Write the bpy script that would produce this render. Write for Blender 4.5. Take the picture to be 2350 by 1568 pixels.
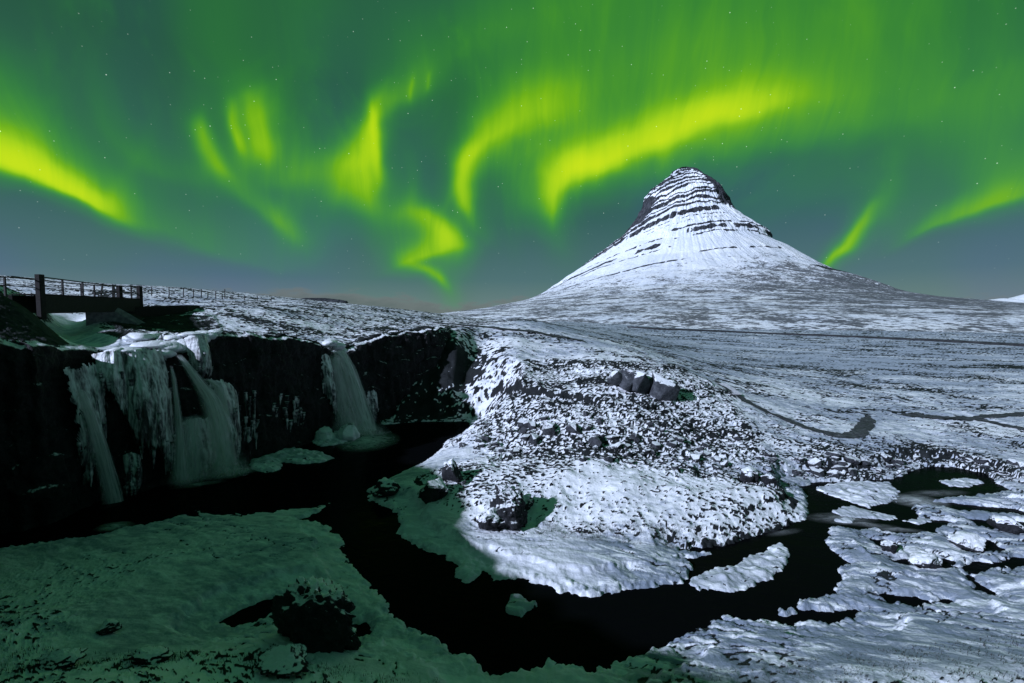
import bpy, bmesh, math, random
import numpy as np
from mathutils import Vector, Matrix

for o in list(bpy.data.objects):
    bpy.data.objects.remove(o)
scene = bpy.context.scene
COL = scene.collection
R = math.radians
rng = np.random.default_rng(7)
random.seed(7)

# ------------------------------------------------------------------ camera
CAM_Z = 9.0
F = 1111.0 / 1.06383          # focal length in units of a 2350 px wide picture
CX, CY, HV = 1175.0, 784.0, 725.7
PITCH = math.atan((CY - HV) / F)
cam_d = bpy.data.cameras.new('camera')
cam_d.sensor_width = 36.0
cam_d.lens = 36.0 * F / 2350.0
cam_d.clip_start = 0.1
cam_d.clip_end = 200000.0
cam = bpy.data.objects.new('camera', cam_d)
cam.location = (0, 0, CAM_Z)
cam.rotation_euler = (math.pi / 2 - PITCH, 0, 0)
COL.objects.link(cam)
scene.camera = cam

# ------------------------------------------------------------------ moon (the one sun lamp)
MOON_EL, MOON_AZ = R(24.5), R(34.0)
ldir = Vector((math.cos(MOON_AZ) * math.cos(MOON_EL), math.sin(MOON_AZ) * math.cos(MOON_EL), -math.sin(MOON_EL)))
sun_d = bpy.data.lights.new('moon_light', 'SUN')
sun_d.energy = 5.0
sun_d.angle = R(1.0)
sun_d.color = (0.66, 0.735, 1.0)
sun = bpy.data.objects.new('moon_light', sun_d)
sun.rotation_euler = ldir.to_track_quat('-Z', 'Y').to_euler()
sun.location = (-60, -40, 60)
COL.objects.link(sun)

# ------------------------------------------------------------------ view
scene.view_settings.view_transform = 'Standard'
scene.view_settings.look = 'None'
scene.view_settings.exposure = 0.2
scene.view_settings.gamma = 1.0
scene.view_settings.use_curve_mapping = False
scene.render.engine = 'CYCLES'
scene.cycles.max_bounces = 5
scene.cycles.diffuse_bounces = 2
scene.cycles.glossy_bounces = 2
scene.cycles.transparent_max_bounces = 24
scene.cycles.use_denoising = True


def px_dir(u, v):
    """world direction of a point of the 2350 px wide picture"""
    a, b = (u - CX) / F, -(v - CY) / F
    c, s = math.cos(PITCH), math.sin(PITCH)
    return Vector((a, c + b * s, -s + b * c))


def at_z(u, v, z):
    d = px_dir(u, v)
    t = (z - CAM_Z) / d.z
    return d.x * t, d.y * t


def at_y(u, v, y):
    d = px_dir(u, v)
    t = y / d.y
    return Vector((d.x * t, y, CAM_Z + d.z * t))


# ------------------------------------------------------------------ node helpers
class NT:
    def __init__(self, tree):
        self.t = tree
        self.n = tree.nodes
        self.l = tree.links

    def node(self, typ, **kw):
        nd = self.n.new(typ)
        for k, v in kw.items():
            setattr(nd, k, v)
        return nd

    def put(self, sock, val):
        if isinstance(val, bpy.types.NodeSocket):
            self.l.new(val, sock)
        elif val is not None:
            sock.default_value = val

    def m(self, op, a, b=None, c=None, clamp=False):
        nd = self.node('ShaderNodeMath', operation=op, use_clamp=clamp)
        self.put(nd.inputs[0], a)
        if b is not None: self.put(nd.inputs[1], b)
        if c is not None: self.put(nd.inputs[2], c)
        return nd.outputs[0]

    def vm(self, op, a, b=None):
        nd = self.node('ShaderNodeVectorMath', operation=op)
        self.put(nd.inputs[0], a)
        if b is not None: self.put(nd.inputs['Scale'] if op == 'SCALE' else nd.inputs[1], b)
        return nd.outputs['Value'] if op in ('DOT_PRODUCT', 'LENGTH') else nd.outputs[0]

    def noise(self, vec, scale, detail=3.0, rough=0.55, dist=0.0, dims='3D', out='Fac', lac=2.0):
        nd = self.node('ShaderNodeTexNoise', noise_dimensions=dims)
        if vec is not None: self.put(nd.inputs['Vector'], vec)
        nd.inputs['Scale'].default_value = scale
        nd.inputs['Detail'].default_value = detail
        nd.inputs['Roughness'].default_value = rough
        nd.inputs['Lacunarity'].default_value = lac
        nd.inputs['Distortion'].default_value = dist
        return nd.outputs[out]

    def smooth(self, x, lo, hi, to0=0.0, to1=1.0):
        nd = self.node('ShaderNodeMapRange', interpolation_type='SMOOTHSTEP')
        self.put(nd.inputs[0], x)
        self.put(nd.inputs[1], lo); self.put(nd.inputs[2], hi)
        self.put(nd.inputs[3], to0); self.put(nd.inputs[4], to1)
        return nd.outputs[0]

    def mix(self, f, a, b, blend='MIX'):
        nd = self.node('ShaderNodeMix', data_type='RGBA', blend_type=blend)
        self.put(nd.inputs[0], f); self.put(nd.inputs[6], a); self.put(nd.inputs[7], b)
        return nd.outputs[2]

    def ramp(self, f, stops, interp='LINEAR'):
        nd = self.node('ShaderNodeValToRGB')
        cr = nd.color_ramp
        cr.interpolation = interp
        while len(cr.elements) < len(stops): cr.elements.new(0.5)
        for e, (p, c) in zip(cr.elements, stops):
            e.position = p
            e.color = (*c, 1.0) if len(c) == 3 else c
        self.put(nd.inputs[0], f)
        return nd.outputs[0]

    def xyz(self, vec):
        nd = self.node('ShaderNodeSeparateXYZ'); self.put(nd.inputs[0], vec)
        return nd.outputs

    def comb(self, x, y, z):
        nd = self.node('ShaderNodeCombineXYZ')
        self.put(nd.inputs[0], x); self.put(nd.inputs[1], y); self.put(nd.inputs[2], z)
        return nd.outputs[0]

    def bump(self, h, strength, dist, normal=None):
        nd = self.node('ShaderNodeBump')
        nd.inputs['Strength'].default_value = strength
        nd.inputs['Distance'].default_value = dist
        self.put(nd.inputs['Height'], h)
        if normal is not None: self.put(nd.inputs['Normal'], normal)
        return nd.outputs[0]


def col4(c): return (c[0], c[1], c[2], 1.0)

# ------------------------------------------------------------------ world: night sky with aurora
world = bpy.data.worlds.new('World')
scene.world = world
world.use_nodes = True
W = NT(world.node_tree)
W.n.clear()
try:
    world.cycles.sampling_method = 'NONE'
except Exception:
    pass


def stereo(d):
    d = d.normalized()
    return (d.x / (1 + d.y), d.z / (1 + d.y))


def pst(u, v): return np.array(stereo(px_dir(u, v)))

# one aurora streak: a bent band along a chord, soft on either side by its own amount
sg = bpy.data.node_groups.new('aurora_streak', 'ShaderNodeTree')
for nm, ty in (('P', 'NodeSocketVector'), ('Origin', 'NodeSocketVector'), ('Along', 'NodeSocketVector'), ('Across', 'NodeSocketVector'),
               ('Sag', 'NodeSocketFloat'), ('WidthA', 'NodeSocketFloat'), ('WidthB', 'NodeSocketFloat'), ('Taper', 'NodeSocketFloat'),
               ('Gain', 'NodeSocketFloat'), ('Lean', 'NodeSocketFloat')):
    sg.interface.new_socket(nm, in_out='INPUT', socket_type=ty)
sg.interface.new_socket('I', in_out='OUTPUT', socket_type='NodeSocketFloat')
G = NT(sg)
gi = G.node('NodeGroupInput').outputs
go = G.node('NodeGroupOutput').inputs
dP = G.vm('SUBTRACT', gi['P'], gi['Origin'])
s_ = G.vm('DOT_PRODUCT', dP, gi['Along'])
s2 = G.m('MULTIPLY', s_, s_)
t_ = G.vm('DOT_PRODUCT', dP, gi['Across'])
t_ = G.m('SUBTRACT', t_, G.m('MULTIPLY', gi['Sag'], G.m('SUBTRACT', 1.0, s2)))
wid = G.m('MULTIPLY_ADD', G.m('GREATER_THAN', t_, 0.0), G.m('SUBTRACT', gi['WidthA'], gi['WidthB']), gi['WidthB'])
wid = G.m('MULTIPLY', wid, G.m('MAXIMUM', G.m('MULTIPLY_ADD', gi['Taper'], s_, 1.0), 0.12))
q = G.m('DIVIDE', t_, wid)
ex = G.m('MULTIPLY_ADD', q, q, G.m('MULTIPLY', G.m('MULTIPLY', s2, s2), 1.2))
I_ = G.m('EXPONENT', G.m('MULTIPLY', ex, -1.0))
I_ = G.m('MULTIPLY_ADD', G.m('EXPONENT', G.m('MULTIPLY', ex, -0.16)), 0.30, G.m('MULTIPLY', I_, 0.70))
I_ = G.m('MULTIPLY', I_, G.m('MULTIPLY', gi['Gain'], G.m('MAXIMUM', G.m('MULTIPLY_ADD', gi['Lean'], s_, 1.0), 0.0)))
G.l.new(I_, go['I'])

tc = W.node('ShaderNodeTexCoord').outputs['Generated']
X, Y, Z = W.xyz(tc)[0:3]
den = W.m('ADD', W.m('MAXIMUM', Y, -0.9), 1.0)
P0 = W.comb(W.m('DIVIDE', X, den), W.m('DIVIDE', Z, den), 0.0)
wn = W.noise(P0, 5.0, 2.0, 0.5, dims='2D', out='Color')
wn2 = W.noise(P0, 17.0, 2.0, 0.5, dims='2D', out='Color')
wn = W.vm('ADD', W.vm('SCALE', W.vm('SUBTRACT', wn, (0.5, 0.5, 0.5)), 0.030), W.vm('SCALE', W.vm('SUBTRACT', wn2, (0.5, 0.5, 0.5)), 0.014))
Pw = W.vm('ADD', P0, wn)

# (start, middle, end, width above/right, width below/left, gain, taper towards end, lean towards end)
STREAKS = [
    ((-160, 325), (60, 392), (265, 485), 58, 22, 1.15, -0.40, -0.15),
    ((40, 340), (300, 490), (640, 600), 90, 24, 0.26, -0.2, -0.1),
    ((462, 270), (485, 340), (535, 420), 17, 20, 0.50, 0.1, 0.0),
    ((505, 405), (590, 480), (690, 562), 34, 20, 0.30, 0.0, 0.8),
    ((538, 240), (546, 300), (558, 358), 15, 12, 0.50, -0.3, 0.2),
    ((590, 215), (597, 300), (604, 378), 38, 22, 0.62, 0.1, 0.25),
    ((872, 255), (850, 360), (832, 482), 26, 42, 0.66, 0.60, 0.2),
    ((858, 250), (868, 330), (880, 430), 10, 9, 0.40, 0.2, 0.0),
    ((1010, 140), (930, 210), (866, 285), 34, 26, 0.30, -0.4, 0.3),
    ((935, 165), (935, 200), (938, 240), 5, 5, 0.22, 0.0, 0.0),
    ((978, 150), (976, 175), (976, 200), 5, 5, 0.16, 0.0, 0.0),
    ((915, 478), (1000, 502), (1068, 575), 22, 30, 0.62, 0.1, 0.25),
    ((1070, 562), (1000, 580), (903, 606), 34, 12, 0.58, -0.25, 0.1),
    ((925, 605), (990, 622), (1036, 668), 12, 12, 0.50, 0.1, 0.3),
    ((945, 330), (948, 400), (945, 480), 16, 16, 0.14, 0.0, 0.6),
    ((1082, 490), (1062, 415), (1105, 340), 26, 18, 0.72, 0.3, -0.1),
    ((1088, 365), (1160, 292), (1340, 232), 48, 26, 0.48, 0.5, -0.35),
    ((1262, 515), (1268, 425), (1370, 355), 38, 26, 0.68, 0.2, 0.1),
    ((1300, 398), (1480, 318), (1830, 236), 44, 24, 0.92, -0.1, -0.25),
    ((1560, 330), (1850, 290), (2250, 250), 110, 50, 0.26, 0.0, -0.3),
    ((1150, 250), (1500, 120), (2350, 20), 170, 90, 0.27, 0.5, 0.0),
    ((900, 140), (1150, 60), (1500, -60), 90, 46, 0.18, 0.3, 0.0),
    ((2003, 465), (1945, 545), (1890, 614), 17, 13, 0.70, -0.2, 0.2),
    ((2040, 330), (2035, 430), (2030, 520), 26, 22, 0.10, 0.0, 0.0),
    ((2085, 540), (2200, 490), (2420, 420), 40, 16, 0.52, 0.4, 0.1),
    ((2300, 170), (2250, 320), (2330, 430), 120, 120, 0.20, 0.0, 0.0),
    ((500, -150), (520, 60), (560, 260), 70, 90, 0.16, -0.2, 0.0),
    ((700, -150), (690, 60), (640, 240), 60, 60, 0.13, -0.2, 0.0),
    ((220, 150), (290, 330), (470, 420), 50, 30, 0.15, 0.0, 0.4),
    ((0, 120), (10, 250), (20, 340), 60, 80, 0.13, 0.0, 0.0),
    ((620, 425), (760, 398), (890, 330), 36, 26, 0.18, 0.0, 0.0),
]
total = None
for (A, M_, B, wa, wb, gain, taper, lean) in STREAKS:
    a, mm, b = pst(*A), pst(*M_), pst(*B)
    o = (a + b) / 2
    ch = b - a
    L = np.linalg.norm(ch) / 2
    ax = ch / (2 * L)
    nx = np.array([-ax[1], ax[0]])
    vert = abs(ax[1]) > abs(ax[0]) * 1.6
    if (nx[0] < 0 if vert else nx[1] < 0): nx = -nx
    sm = np.dot(mm - o, ax) / L
    sag = np.dot(mm - o, nx) / max(1 - sm * sm, 0.2)
    k = np.linalg.norm(pst(M_[0] + 10, M_[1]) - pst(M_[0] - 10, M_[1])) / 20
    nd = W.node('ShaderNodeGroup'); nd.node_tree = sg
    W.l.new(Pw, nd.inputs['P'])
    nd.inputs['Origin'].default_value = (*o, 0)
    nd.inputs['Along'].default_value = (*(ax / L), 0)
    nd.inputs['Across'].default_value = (*nx, 0)
    nd.inputs['Sag'].default_value = sag
    nd.inputs['WidthA'].default_value = wa * k * 1.15
    nd.inputs['WidthB'].default_value = wb * k * 1.15
    nd.inputs['Taper'].default_value = taper
    nd.inputs['Gain'].default_value = gain
    nd.inputs['Lean'].default_value = lean
    total = nd.outputs[0] if total is None else W.m('ADD', total, nd.outputs[0])

# fine upright rays inside the bands
rays = W.noise(W.vm('MULTIPLY', Pw, (34.0, 2.5, 1.0)), 1.0, 4.0, 0.66, 0.4, dims='2D')
total = W.m('MULTIPLY', total, W.smooth(rays, 0.25, 0.75, 0.92, 1.08))
# wide faint glow everywhere, on all sides
wide = W.noise(tc, 1.6, 2.0, 0.5)
wide = W.m('MULTIPLY', W.smooth(wide, 0.36, 0.70), W.smooth(Z, 0.04, 0.5))
total = W.m('MULTIPLY_ADD', wide, 0.09, total)
wisp = W.noise(W.vm('MULTIPLY', tc, (4.2, 4.2, 1.5)), 1.0, 4.0, 0.55, 1.3)
wisp = W.m('MULTIPLY', W.smooth(wisp, 0.46, 0.74), W.smooth(Z, 0.05, 0.3))
total = W.m('MULTIPLY_ADD', wisp, 0.13, total)

aur = W.ramp(W.m('MULTIPLY', total, 0.7, clamp=True), [
    (0.0, (0, 0, 0)), (0.10, (0.005, 0.052, 0.002)), (0.26, (0.016, 0.165, 0.003)), (0.44, (0.085, 0.34, 0.002)),
    (0.66, (0.30, 0.56, 0.0)), (1.0, (0.52, 0.68, 0.0))], 'B_SPLINE')
base = W.ramp(W.m('MULTIPLY_ADD', Z, 0.9, 0.1, clamp=True), [
    (0.0, (0.012, 0.018, 0.018)), (0.095, (0.05, 0.075, 0.075)), (0.105, (0.120, 0.185, 0.180)), (0.17, (0.058, 0.125, 0.142)), (0.28, (0.027, 0.084, 0.090)),
    (0.48, (0.014, 0.056, 0.046)), (0.75, (0.012, 0.055, 0.034)), (1.0, (0.014, 0.065, 0.045))])
tint = W.smooth(W.noise(tc, 2.3, 2.0, 0.5), 0.42, 0.66)
base = W.mix(tint, base, W.mix(1.0, base, col4((1.1, 0.85, 1.4)), 'MULTIPLY'))
keep = W.m('SUBTRACT', 1.0, W.m('MULTIPLY', total, 1.5, clamp=True), clamp=True)
sky = W.vm('ADD', W.vm('SCALE', base, keep), aur)

# low cloud bank along the horizon
cn = W.noise(W.vm('MULTIPLY', tc, (1.0, 1.0, 3.4)), 16.0, 5.0, 0.58)
ctop = W.m('MULTIPLY_ADD', W.smooth(W.noise(tc, 3.1, 1.0), 0.35, 0.65), 0.030, W.m('MULTIPLY_ADD', cn, 0.06, -0.010))
cm = W.m('MULTIPLY', W.smooth(W.m('SUBTRACT', ctop, Z), -0.004, 0.010), W.smooth(Z, -0.03, -0.01))
ccol = W.mix(W.smooth(W.m('SUBTRACT', ctop, Z), 0.0, 0.03), col4((0.13, 0.15, 0.155)), col4((0.085, 0.11, 0.115)))
sky = W.mix(W.m('MULTIPLY', cm, 0.80), sky, ccol)

# stars
vo = W.node('ShaderNodeTexVoronoi', feature='F1'); vo.inputs['Scale'].default_value = 105.0
W.l.new(tc, vo.inputs['Vector'])
sr = W.xyz(vo.outputs['Color'])
star = W.m('MULTIPLY', W.smooth(vo.outputs['Distance'], 0.115, 0.03), W.m('POWER', sr[0], 6.0))
star = W.m('MULTIPLY', star, W.smooth(Z, 0.03, 0.2))
sky = W.vm('ADD', sky, W.vm('SCALE', (0.75, 0.85, 0.8), W.m('MULTIPLY', star, 0.7)))

nish = W.node('ShaderNodeTexSky', sky_type='NISHITA')
nish.sun_disc = False
nish.sun_elevation = MOON_EL
nish.sun_rotation = math.atan2(-ldir.x, -ldir.y)
bg1 = W.node('ShaderNodeBackground'); W.l.new(nish.outputs[0], bg1.inputs[0]); bg1.inputs[1].default_value = 0.0025
bg2 = W.node('ShaderNodeBackground'); W.l.new(sky, bg2.inputs[0]); bg2.inputs[1].default_value = 1.0
ad = W.node('ShaderNodeAddShader')
W.l.new(bg1.outputs[0], ad.inputs[0]); W.l.new(bg2.outputs[0], ad.inputs[1])
wo = W.node('ShaderNodeOutputWorld'); W.l.new(ad.outputs[0], wo.inputs[0])

# ================================================================== numeric helpers
def _hash(ix, iy, iz, seed):
    h = (ix.astype(np.int64) * 374761393 + iy.astype(np.int64) * 668265263 + iz * 2147483647 + seed * 1274126177) & 0xFFFFFFFF
    h = ((h ^ (h >> 13)) * 1274126177) & 0xFFFFFFFF
    return (h ^ (h >> 16)) & 0xFFFFFFFF


def pn2(x, y, seed=0):
    """gradient noise, about -1..1"""
    x = np.asarray(x, dtype=np.float64); y = np.asarray(y, dtype=np.float64)
    xi, yi = np.floor(x), np.floor(y)
    xf, yf = x - xi, y - yi
    xi = xi.astype(np.int64); yi = yi.astype(np.int64)
    def g(dx, dy):
        a = _hash(xi + dx, yi + dy, 0, seed).astype(np.float64) * (2 * math.pi / 4294967296.0)
        return np.cos(a) * (xf - dx) + np.sin(a) * (yf - dy)
    u = xf * xf * xf * (xf * (xf * 6 - 15) + 10); v = yf * yf * yf * (yf * (yf * 6 - 15) + 10)
    a = g(0, 0); b = g(1, 0); c = g(0, 1); d = g(1, 1)
    return ((a + u * (b - a)) * (1 - v) + (c + u * (d - c)) * v) * 1.42


def fbm(x, y, oct=4, seed=0, gain=0.5, ridge=False):
    s = 0.0; amp = 1.0; tot = 0.0
    for k in range(oct):
        n = pn2(x * 2.03 ** k + 17.3 * k, y * 2.03 ** k - 9.1 * k, seed + k)
        if ridge: n = 1 - 2 * np.abs(n)
        s = s + amp * n; tot += amp; amp *= gain
    return s / tot


def sst(x, a, b):
    t = np.clip((x - a) / (b - a), 0, 1)
    return t * t * (3 - 2 * t)


def poly_sd(x, y, poly):
    """signed distance to a closed polygon, positive inside"""
    x = np.asarray(x, dtype=np.float64); y = np.asarray(y, dtype=np.float64)
    d2 = np.full(x.shape, 1e18); ins = np.zeros(x.shape, bool)
    n = len(poly)
    for i in range(n):
        x0, y0 = poly[i]; x1, y1 = poly[(i + 1) % n]
        ex, ey = x1 - x0, y1 - y0
        L = ex * ex + ey * ey + 1e-12
        wx, wy = x - x0, y - y0
        t = np.clip((wx * ex + wy * ey) / L, 0, 1)
        dx, dy = wx - t * ex, wy - t * ey
        np.minimum(d2, dx * dx + dy * dy, out=d2)
        if y0 != y1:
            c = ((y0 > y) != (y1 > y)) & (x < ex * (y - y0) / (y1 - y0) + x0)
            ins ^= c
    return np.sqrt(d2) * np.where(ins, 1.0, -1.0)


def line_sd(x, y, pts):
    """distance to an open polyline, signed (positive to the left of its direction), and the run along it 0..1"""
    x = np.asarray(x, float); y = np.asarray(y, float)
    best = np.full(x.shape, 1e18); sgn = np.ones(x.shape); run = np.zeros(x.shape)
    seg = [math.dist(pts[i], pts[i + 1]) for i in range(len(pts) - 1)]
    tot = sum(seg); acc = 0.0
    for i in range(len(pts) - 1):
        x0, y0 = pts[i]; x1, y1 = pts[i + 1]
        ex, ey = x1 - x0, y1 - y0
        wx, wy = x - x0, y - y0
        t = np.clip((wx * ex + wy * ey) / (ex * ex + ey * ey + 1e-12), 0, 1)
        d = (wx - t * ex) ** 2 + (wy - t * ey) ** 2
        m = d < best
        best = np.where(m, d, best)
        sgn = np.where(m, np.sign(ex * wy - ey * wx), sgn)
        run = np.where(m, (acc + t * seg[i]) / tot, run)
        acc += seg[i]
    return np.sqrt(best) * sgn, run


class TPS:
    def __init__(self, pts, reg=1e-3):
        p = np.array(pts, float)
        q = self.warp(p[:, 0], p[:, 1])
        self.c = q
        n = len(p)
        K = self.k(q[:, None, :] - q[None, :, :])
        A = np.zeros((n + 3, n + 3))
        A[:n, :n] = K + reg * np.eye(n)
        A[:n, n] = 1; A[:n, n + 1:] = q
        A[n, :n] = 1; A[n + 1:, :n] = q.T
        b = np.zeros(n + 3); b[:n] = p[:, 2]
        self.w = np.linalg.solve(A, b)

    @staticmethod
    def warp(x, y):
        return np.stack([np.arcsinh(np.asarray(x) / 14.0), np.arcsinh(np.asarray(y) / 14.0)], -1)

    @staticmethod
    def k(d):
        r2 = (d * d).sum(-1) + 1e-12
        return 0.5 * r2 * np.log(r2)

    def __call__(self, x, y):
        q = self.warp(x, y)
        n = len(self.c)
        out = self.w[n] + q[..., 0] * self.w[n + 1] + q[..., 1] * self.w[n + 2]
        for i in range(n):
            out = out + self.w[i] * self.k(q - self.c[i])
        return out


def zpts(lst):
    out = []
    for (u, v, z) in lst:
        x, y = at_z(u, v, z)
        out.append((x, y, z))
    return out


def dpts(lst):
    out = []
    for (u, v, d) in lst:
        p = at_y(u, v, d)
        out.append((p.x, p.y, p.z))
    return out


def pxpoly(lst, z=0.0): return [at_z(u, v, z) for (u, v) in lst]


def mesh_obj(name, verts, faces, mat, parent=None, smooth=True, attrs=None, kind=None):
    me = bpy.data.meshes.new(name)
    verts = np.asarray(verts, dtype=np.float32); 
    if isinstance(faces, np.ndarray):
        nf, k = faces.shape
        me.vertices.add(len(verts)); me.vertices.foreach_set('co', verts.ravel())
        me.loops.add(nf * k); me.loops.foreach_set('vertex_index', faces.astype(np.int32).ravel())
        me.polygons.add(nf); me.polygons.foreach_set('loop_start', np.arange(0, nf * k, k, dtype=np.int32))
        me.update(calc_edges=True)
    else:
        me.from_pydata([tuple(map(float, v)) for v in verts], [], faces)
    if smooth: me.polygons.foreach_set('use_smooth', np.ones(len(me.polygons), dtype=bool))
    for k, a in (attrs or {}).items():
        at = me.attributes.new(k, 'FLOAT', 'POINT')
        at.data.foreach_set('value', np.asarray(a, dtype=np.float32).ravel())
    if mat is not None: me.materials.append(mat)
    me.validate() if not isinstance(faces, np.ndarray) else None
    ob = bpy.data.objects.new(name, me)
    COL.objects.link(ob)
    if parent is not None: ob.parent = parent
    if kind: ob['kind'] = kind
    return ob


def grid_faces(nr, nc, wrap=False):
    i = np.arange(nr - 1)[:, None]; j = np.arange(nc if wrap else nc - 1)[None, :]
    a = i * nc + j; b = i * nc + (j + 1) % nc
    return np.stack([a, b, b + nc, a + nc], -1).reshape(-1, 4)


def tag(o, label, cat, group=None):
    o['label'] = label; o['category'] = cat
    if group: o['group'] = group
    return o


def thing(name, label, cat, loc=(0, 0, 0), group=None):
    o = bpy.data.objects.new(name, None)
    o.location = loc; o.empty_display_size = 0.2
    COL.objects.link(o)
    return tag(o, label, cat, group)


# ================================================================== materials
def new_mat(name):
    m = bpy.data.materials.new(name); m.use_nodes = True
    t = NT(m.node_tree); t.n.clear()
    out = t.node('ShaderNodeOutputMaterial')
    b = t.node('ShaderNodeBsdfPrincipled')
    t.l.new(b.outputs[0], out.inputs[0])
    return m, t, b, out


SNOW = (0.80, 0.815, 0.84)


def ground_material():
    m, t, b, out = new_mat('snowy_ground')
    pos = t.node('ShaderNodeNewGeometry').outputs['Position']
    bare = t.node('ShaderNodeAttribute', attribute_name='bare').outputs['Fac']
    ice = t.node('ShaderNodeAttribute', attribute_name='ice').outputs['Fac']
    fine = t.noise(pos, 9.0, 3.0, 0.6)
    f = t.smooth(t.m('ADD', bare, t.m('MULTIPLY_ADD', fine, 0.7, -0.35)), 0.36, 0.62)
    big = t.noise(pos, 0.9, 3.0)
    dark = t.mix(t.smooth(big, 0.35, 0.7), col4((0.006, 0.008, 0.009)), col4((0.017, 0.020, 0.021)))
    dark = t.mix(t.smooth(t.noise(pos, 22.0, 2.0), 0.58, 0.80), dark, col4((0.06, 0.066, 0.08)))
    thin = t.node('ShaderNodeAttribute', attribute_name='thin').outputs['Fac']
    px_, py_, pz_ = t.xyz(pos)[0:3]
    flow = t.comb(t.m('MULTIPLY_ADD', py_, -0.35, t.m('MULTIPLY', px_, 0.55)), t.m('MULTIPLY_ADD', px_, 0.9, t.m('MULTIPLY', py_, 2.2)), pz_)
    icen = t.noise(flow, 0.9, 7.0, 0.68, 0.9)
    icec = t.mix(t.smooth(icen, 0.46, 0.62), col4((0.17, 0.21, 0.27)), col4((0.80, 0.82, 0.84)))
    tn = t.noise(t.vm('MULTIPLY', pos, (0.6, 1.2, 1.0)), 2.2, 6.0, 0.72)
    sn0 = t.mix(t.smooth(t.m('ADD', tn, t.m('MULTIPLY_ADD', thin, 0.55, -0.30)), 0.42, 0.66), col4(SNOW), col4((0.36, 0.40, 0.47)))
    sn = t.mix(ice, sn0, icec)
    t.put(b.inputs['Base Color'], t.mix(f, sn, dark))
    t.put(b.inputs['Roughness'], t.m('SUBTRACT', 0.85, t.m('MULTIPLY', ice, 0.3)))
    b.inputs['Specular IOR Level'].default_value = 0.25
    h = t.m('MULTIPLY_ADD', t.noise(pos, 4.5, 6.0, 0.66), 0.06, t.m('MULTIPLY', fine, 0.03))
    t.put(b.inputs['Normal'], t.bump(h, 0.55, 1.0))
    return m


def rock_material(name, c1, c2, snow_lo=0.55, snow_hi=0.75, scale=1.0, snow=True, bumpd=0.15):
    m, t, b, out = new_mat(name)
    g = t.node('ShaderNodeNewGeometry')
    pos, nor = g.outputs['Position'], g.outputs['Normal']
    n1 = t.noise(pos, 1.3 * scale, 6.0, 0.65)
    n2 = t.noise(pos, 7.0 * scale, 4.0, 0.6)
    c = t.mix(t.smooth(n1, 0.35, 0.7), col4(c1), col4(c2))
    c = t.mix(t.m('MULTIPLY', t.smooth(n2, 0.5, 0.75), 0.5), c, col4(tuple(min(1, k * 2.2) for k in c2)))
    if snow:
        nz = t.xyz(nor)[2]
        e = t.m('ADD', nz, t.m('MULTIPLY_ADD', n2, 0.5, -0.25))
        e = t.m('ADD', e, t.m('MULTIPLY_ADD', n1, 0.4, -0.2))
        c = t.mix(t.smooth(e, snow_lo, snow_hi), c, col4(SNOW))
    t.put(b.inputs['Base Color'], c)
    b.inputs['Roughness'].default_value = 0.8
    b.inputs['Specular IOR Level'].default_value = 0.3
    t.put(b.inputs['Normal'], t.bump(t.m('MULTIPLY_ADD', n2, 0.4, n1), 0.8, bumpd))
    return m


def plain_material(name, c1, c2, scale=4.0, rough=0.8, spec=0.3, bumpd=0.03, stretch=(1, 1, 1)):
    m, t, b, out = new_mat(name)
    tcn = t.node('ShaderNodeTexCoord').outputs['Object']
    n = t.noise(t.vm('MULTIPLY', tcn, stretch), scale, 5.0, 0.62)
    t.put(b.inputs['Base Color'], t.mix(t.smooth(n, 0.3, 0.72), col4(c1), col4(c2)))
    b.inputs['Roughness'].default_value = rough
    b.inputs['Specular IOR Level'].default_value = spec
    t.put(b.inputs['Normal'], t.bump(n, 0.6, bumpd))
    return m


def mountain_material():
    m, t, b, out = new_mat('snowy_mountain')
    g = t.node('ShaderNodeNewGeometry')
    pos, nor = g.outputs['Position'], g.outputs['Normal']
    rock = t.node('ShaderNodeAttribute', attribute_name='rock').outputs['Fac']
    heath = t.node('ShaderNodeAttribute', attribute_name='bare').outputs['Fac']
    n1 = t.noise(pos, 0.05, 6.0, 0.68)
    n2 = t.noise(t.vm('MULTIPLY', pos, (1.0, 1.0, 2.6)), 0.16, 5.0, 0.65)
    nv = t.noise(t.vm('MULTIPLY', pos, (1.0, 1.0, 0.18)), 0.12, 5.0, 0.65)
    e = t.m('ADD', rock, t.m('MULTIPLY_ADD', n2, 0.6, -0.30))
    e = t.m('ADD', e, t.m('MULTIPLY_ADD', n1, 0.35, -0.175))
    fr = t.smooth(e, 0.42, 0.55)
    # heath showing through thin snow low on the slopes
    sp = t.m('MULTIPLY_ADD', t.noise(t.vm('MULTIPLY', pos, (0.5, 0.5, 1.5)), 0.06, 7.0, 0.68), 0.5, t.m('MULTIPLY', t.noise(t.vm('MULTIPLY', pos, (0.7, 0.7, 1.3)), 0.26, 4.0, 0.7), 0.5))
    fh = t.smooth(t.m('ADD', sp, t.m('MULTIPLY_ADD', heath, 0.28, -0.185)), 0.475, 0.55)
    rc = t.mix(t.smooth(nv, 0.35, 0.7), col4((0.018, 0.020, 0.024)), col4((0.07, 0.074, 0.082)))
    hc = t.mix(n1, col4((0.02, 0.022, 0.026)), col4((0.06, 0.064, 0.07)))
    sn = t.mix(t.smooth(t.noise(pos, 0.02, 4.0), 0.35, 0.7), col4((0.74, 0.77, 0.82)), col4((0.84, 0.85, 0.86)))
    c = t.mix(t.m('MULTIPLY', fh, 0.88), sn, hc)
    c = t.mix(fr, c, rc)
    t.put(b.inputs['Base Color'], c)
    b.inputs['Roughness'].default_value = 0.9
    b.inputs['Specular IOR Level'].default_value = 0.15
    t.put(b.inputs['Normal'], t.bump(t.m('ADD', n2, t.m('MULTIPLY', sp, 0.5)), 0.6, 4.0))
    return m


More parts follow.
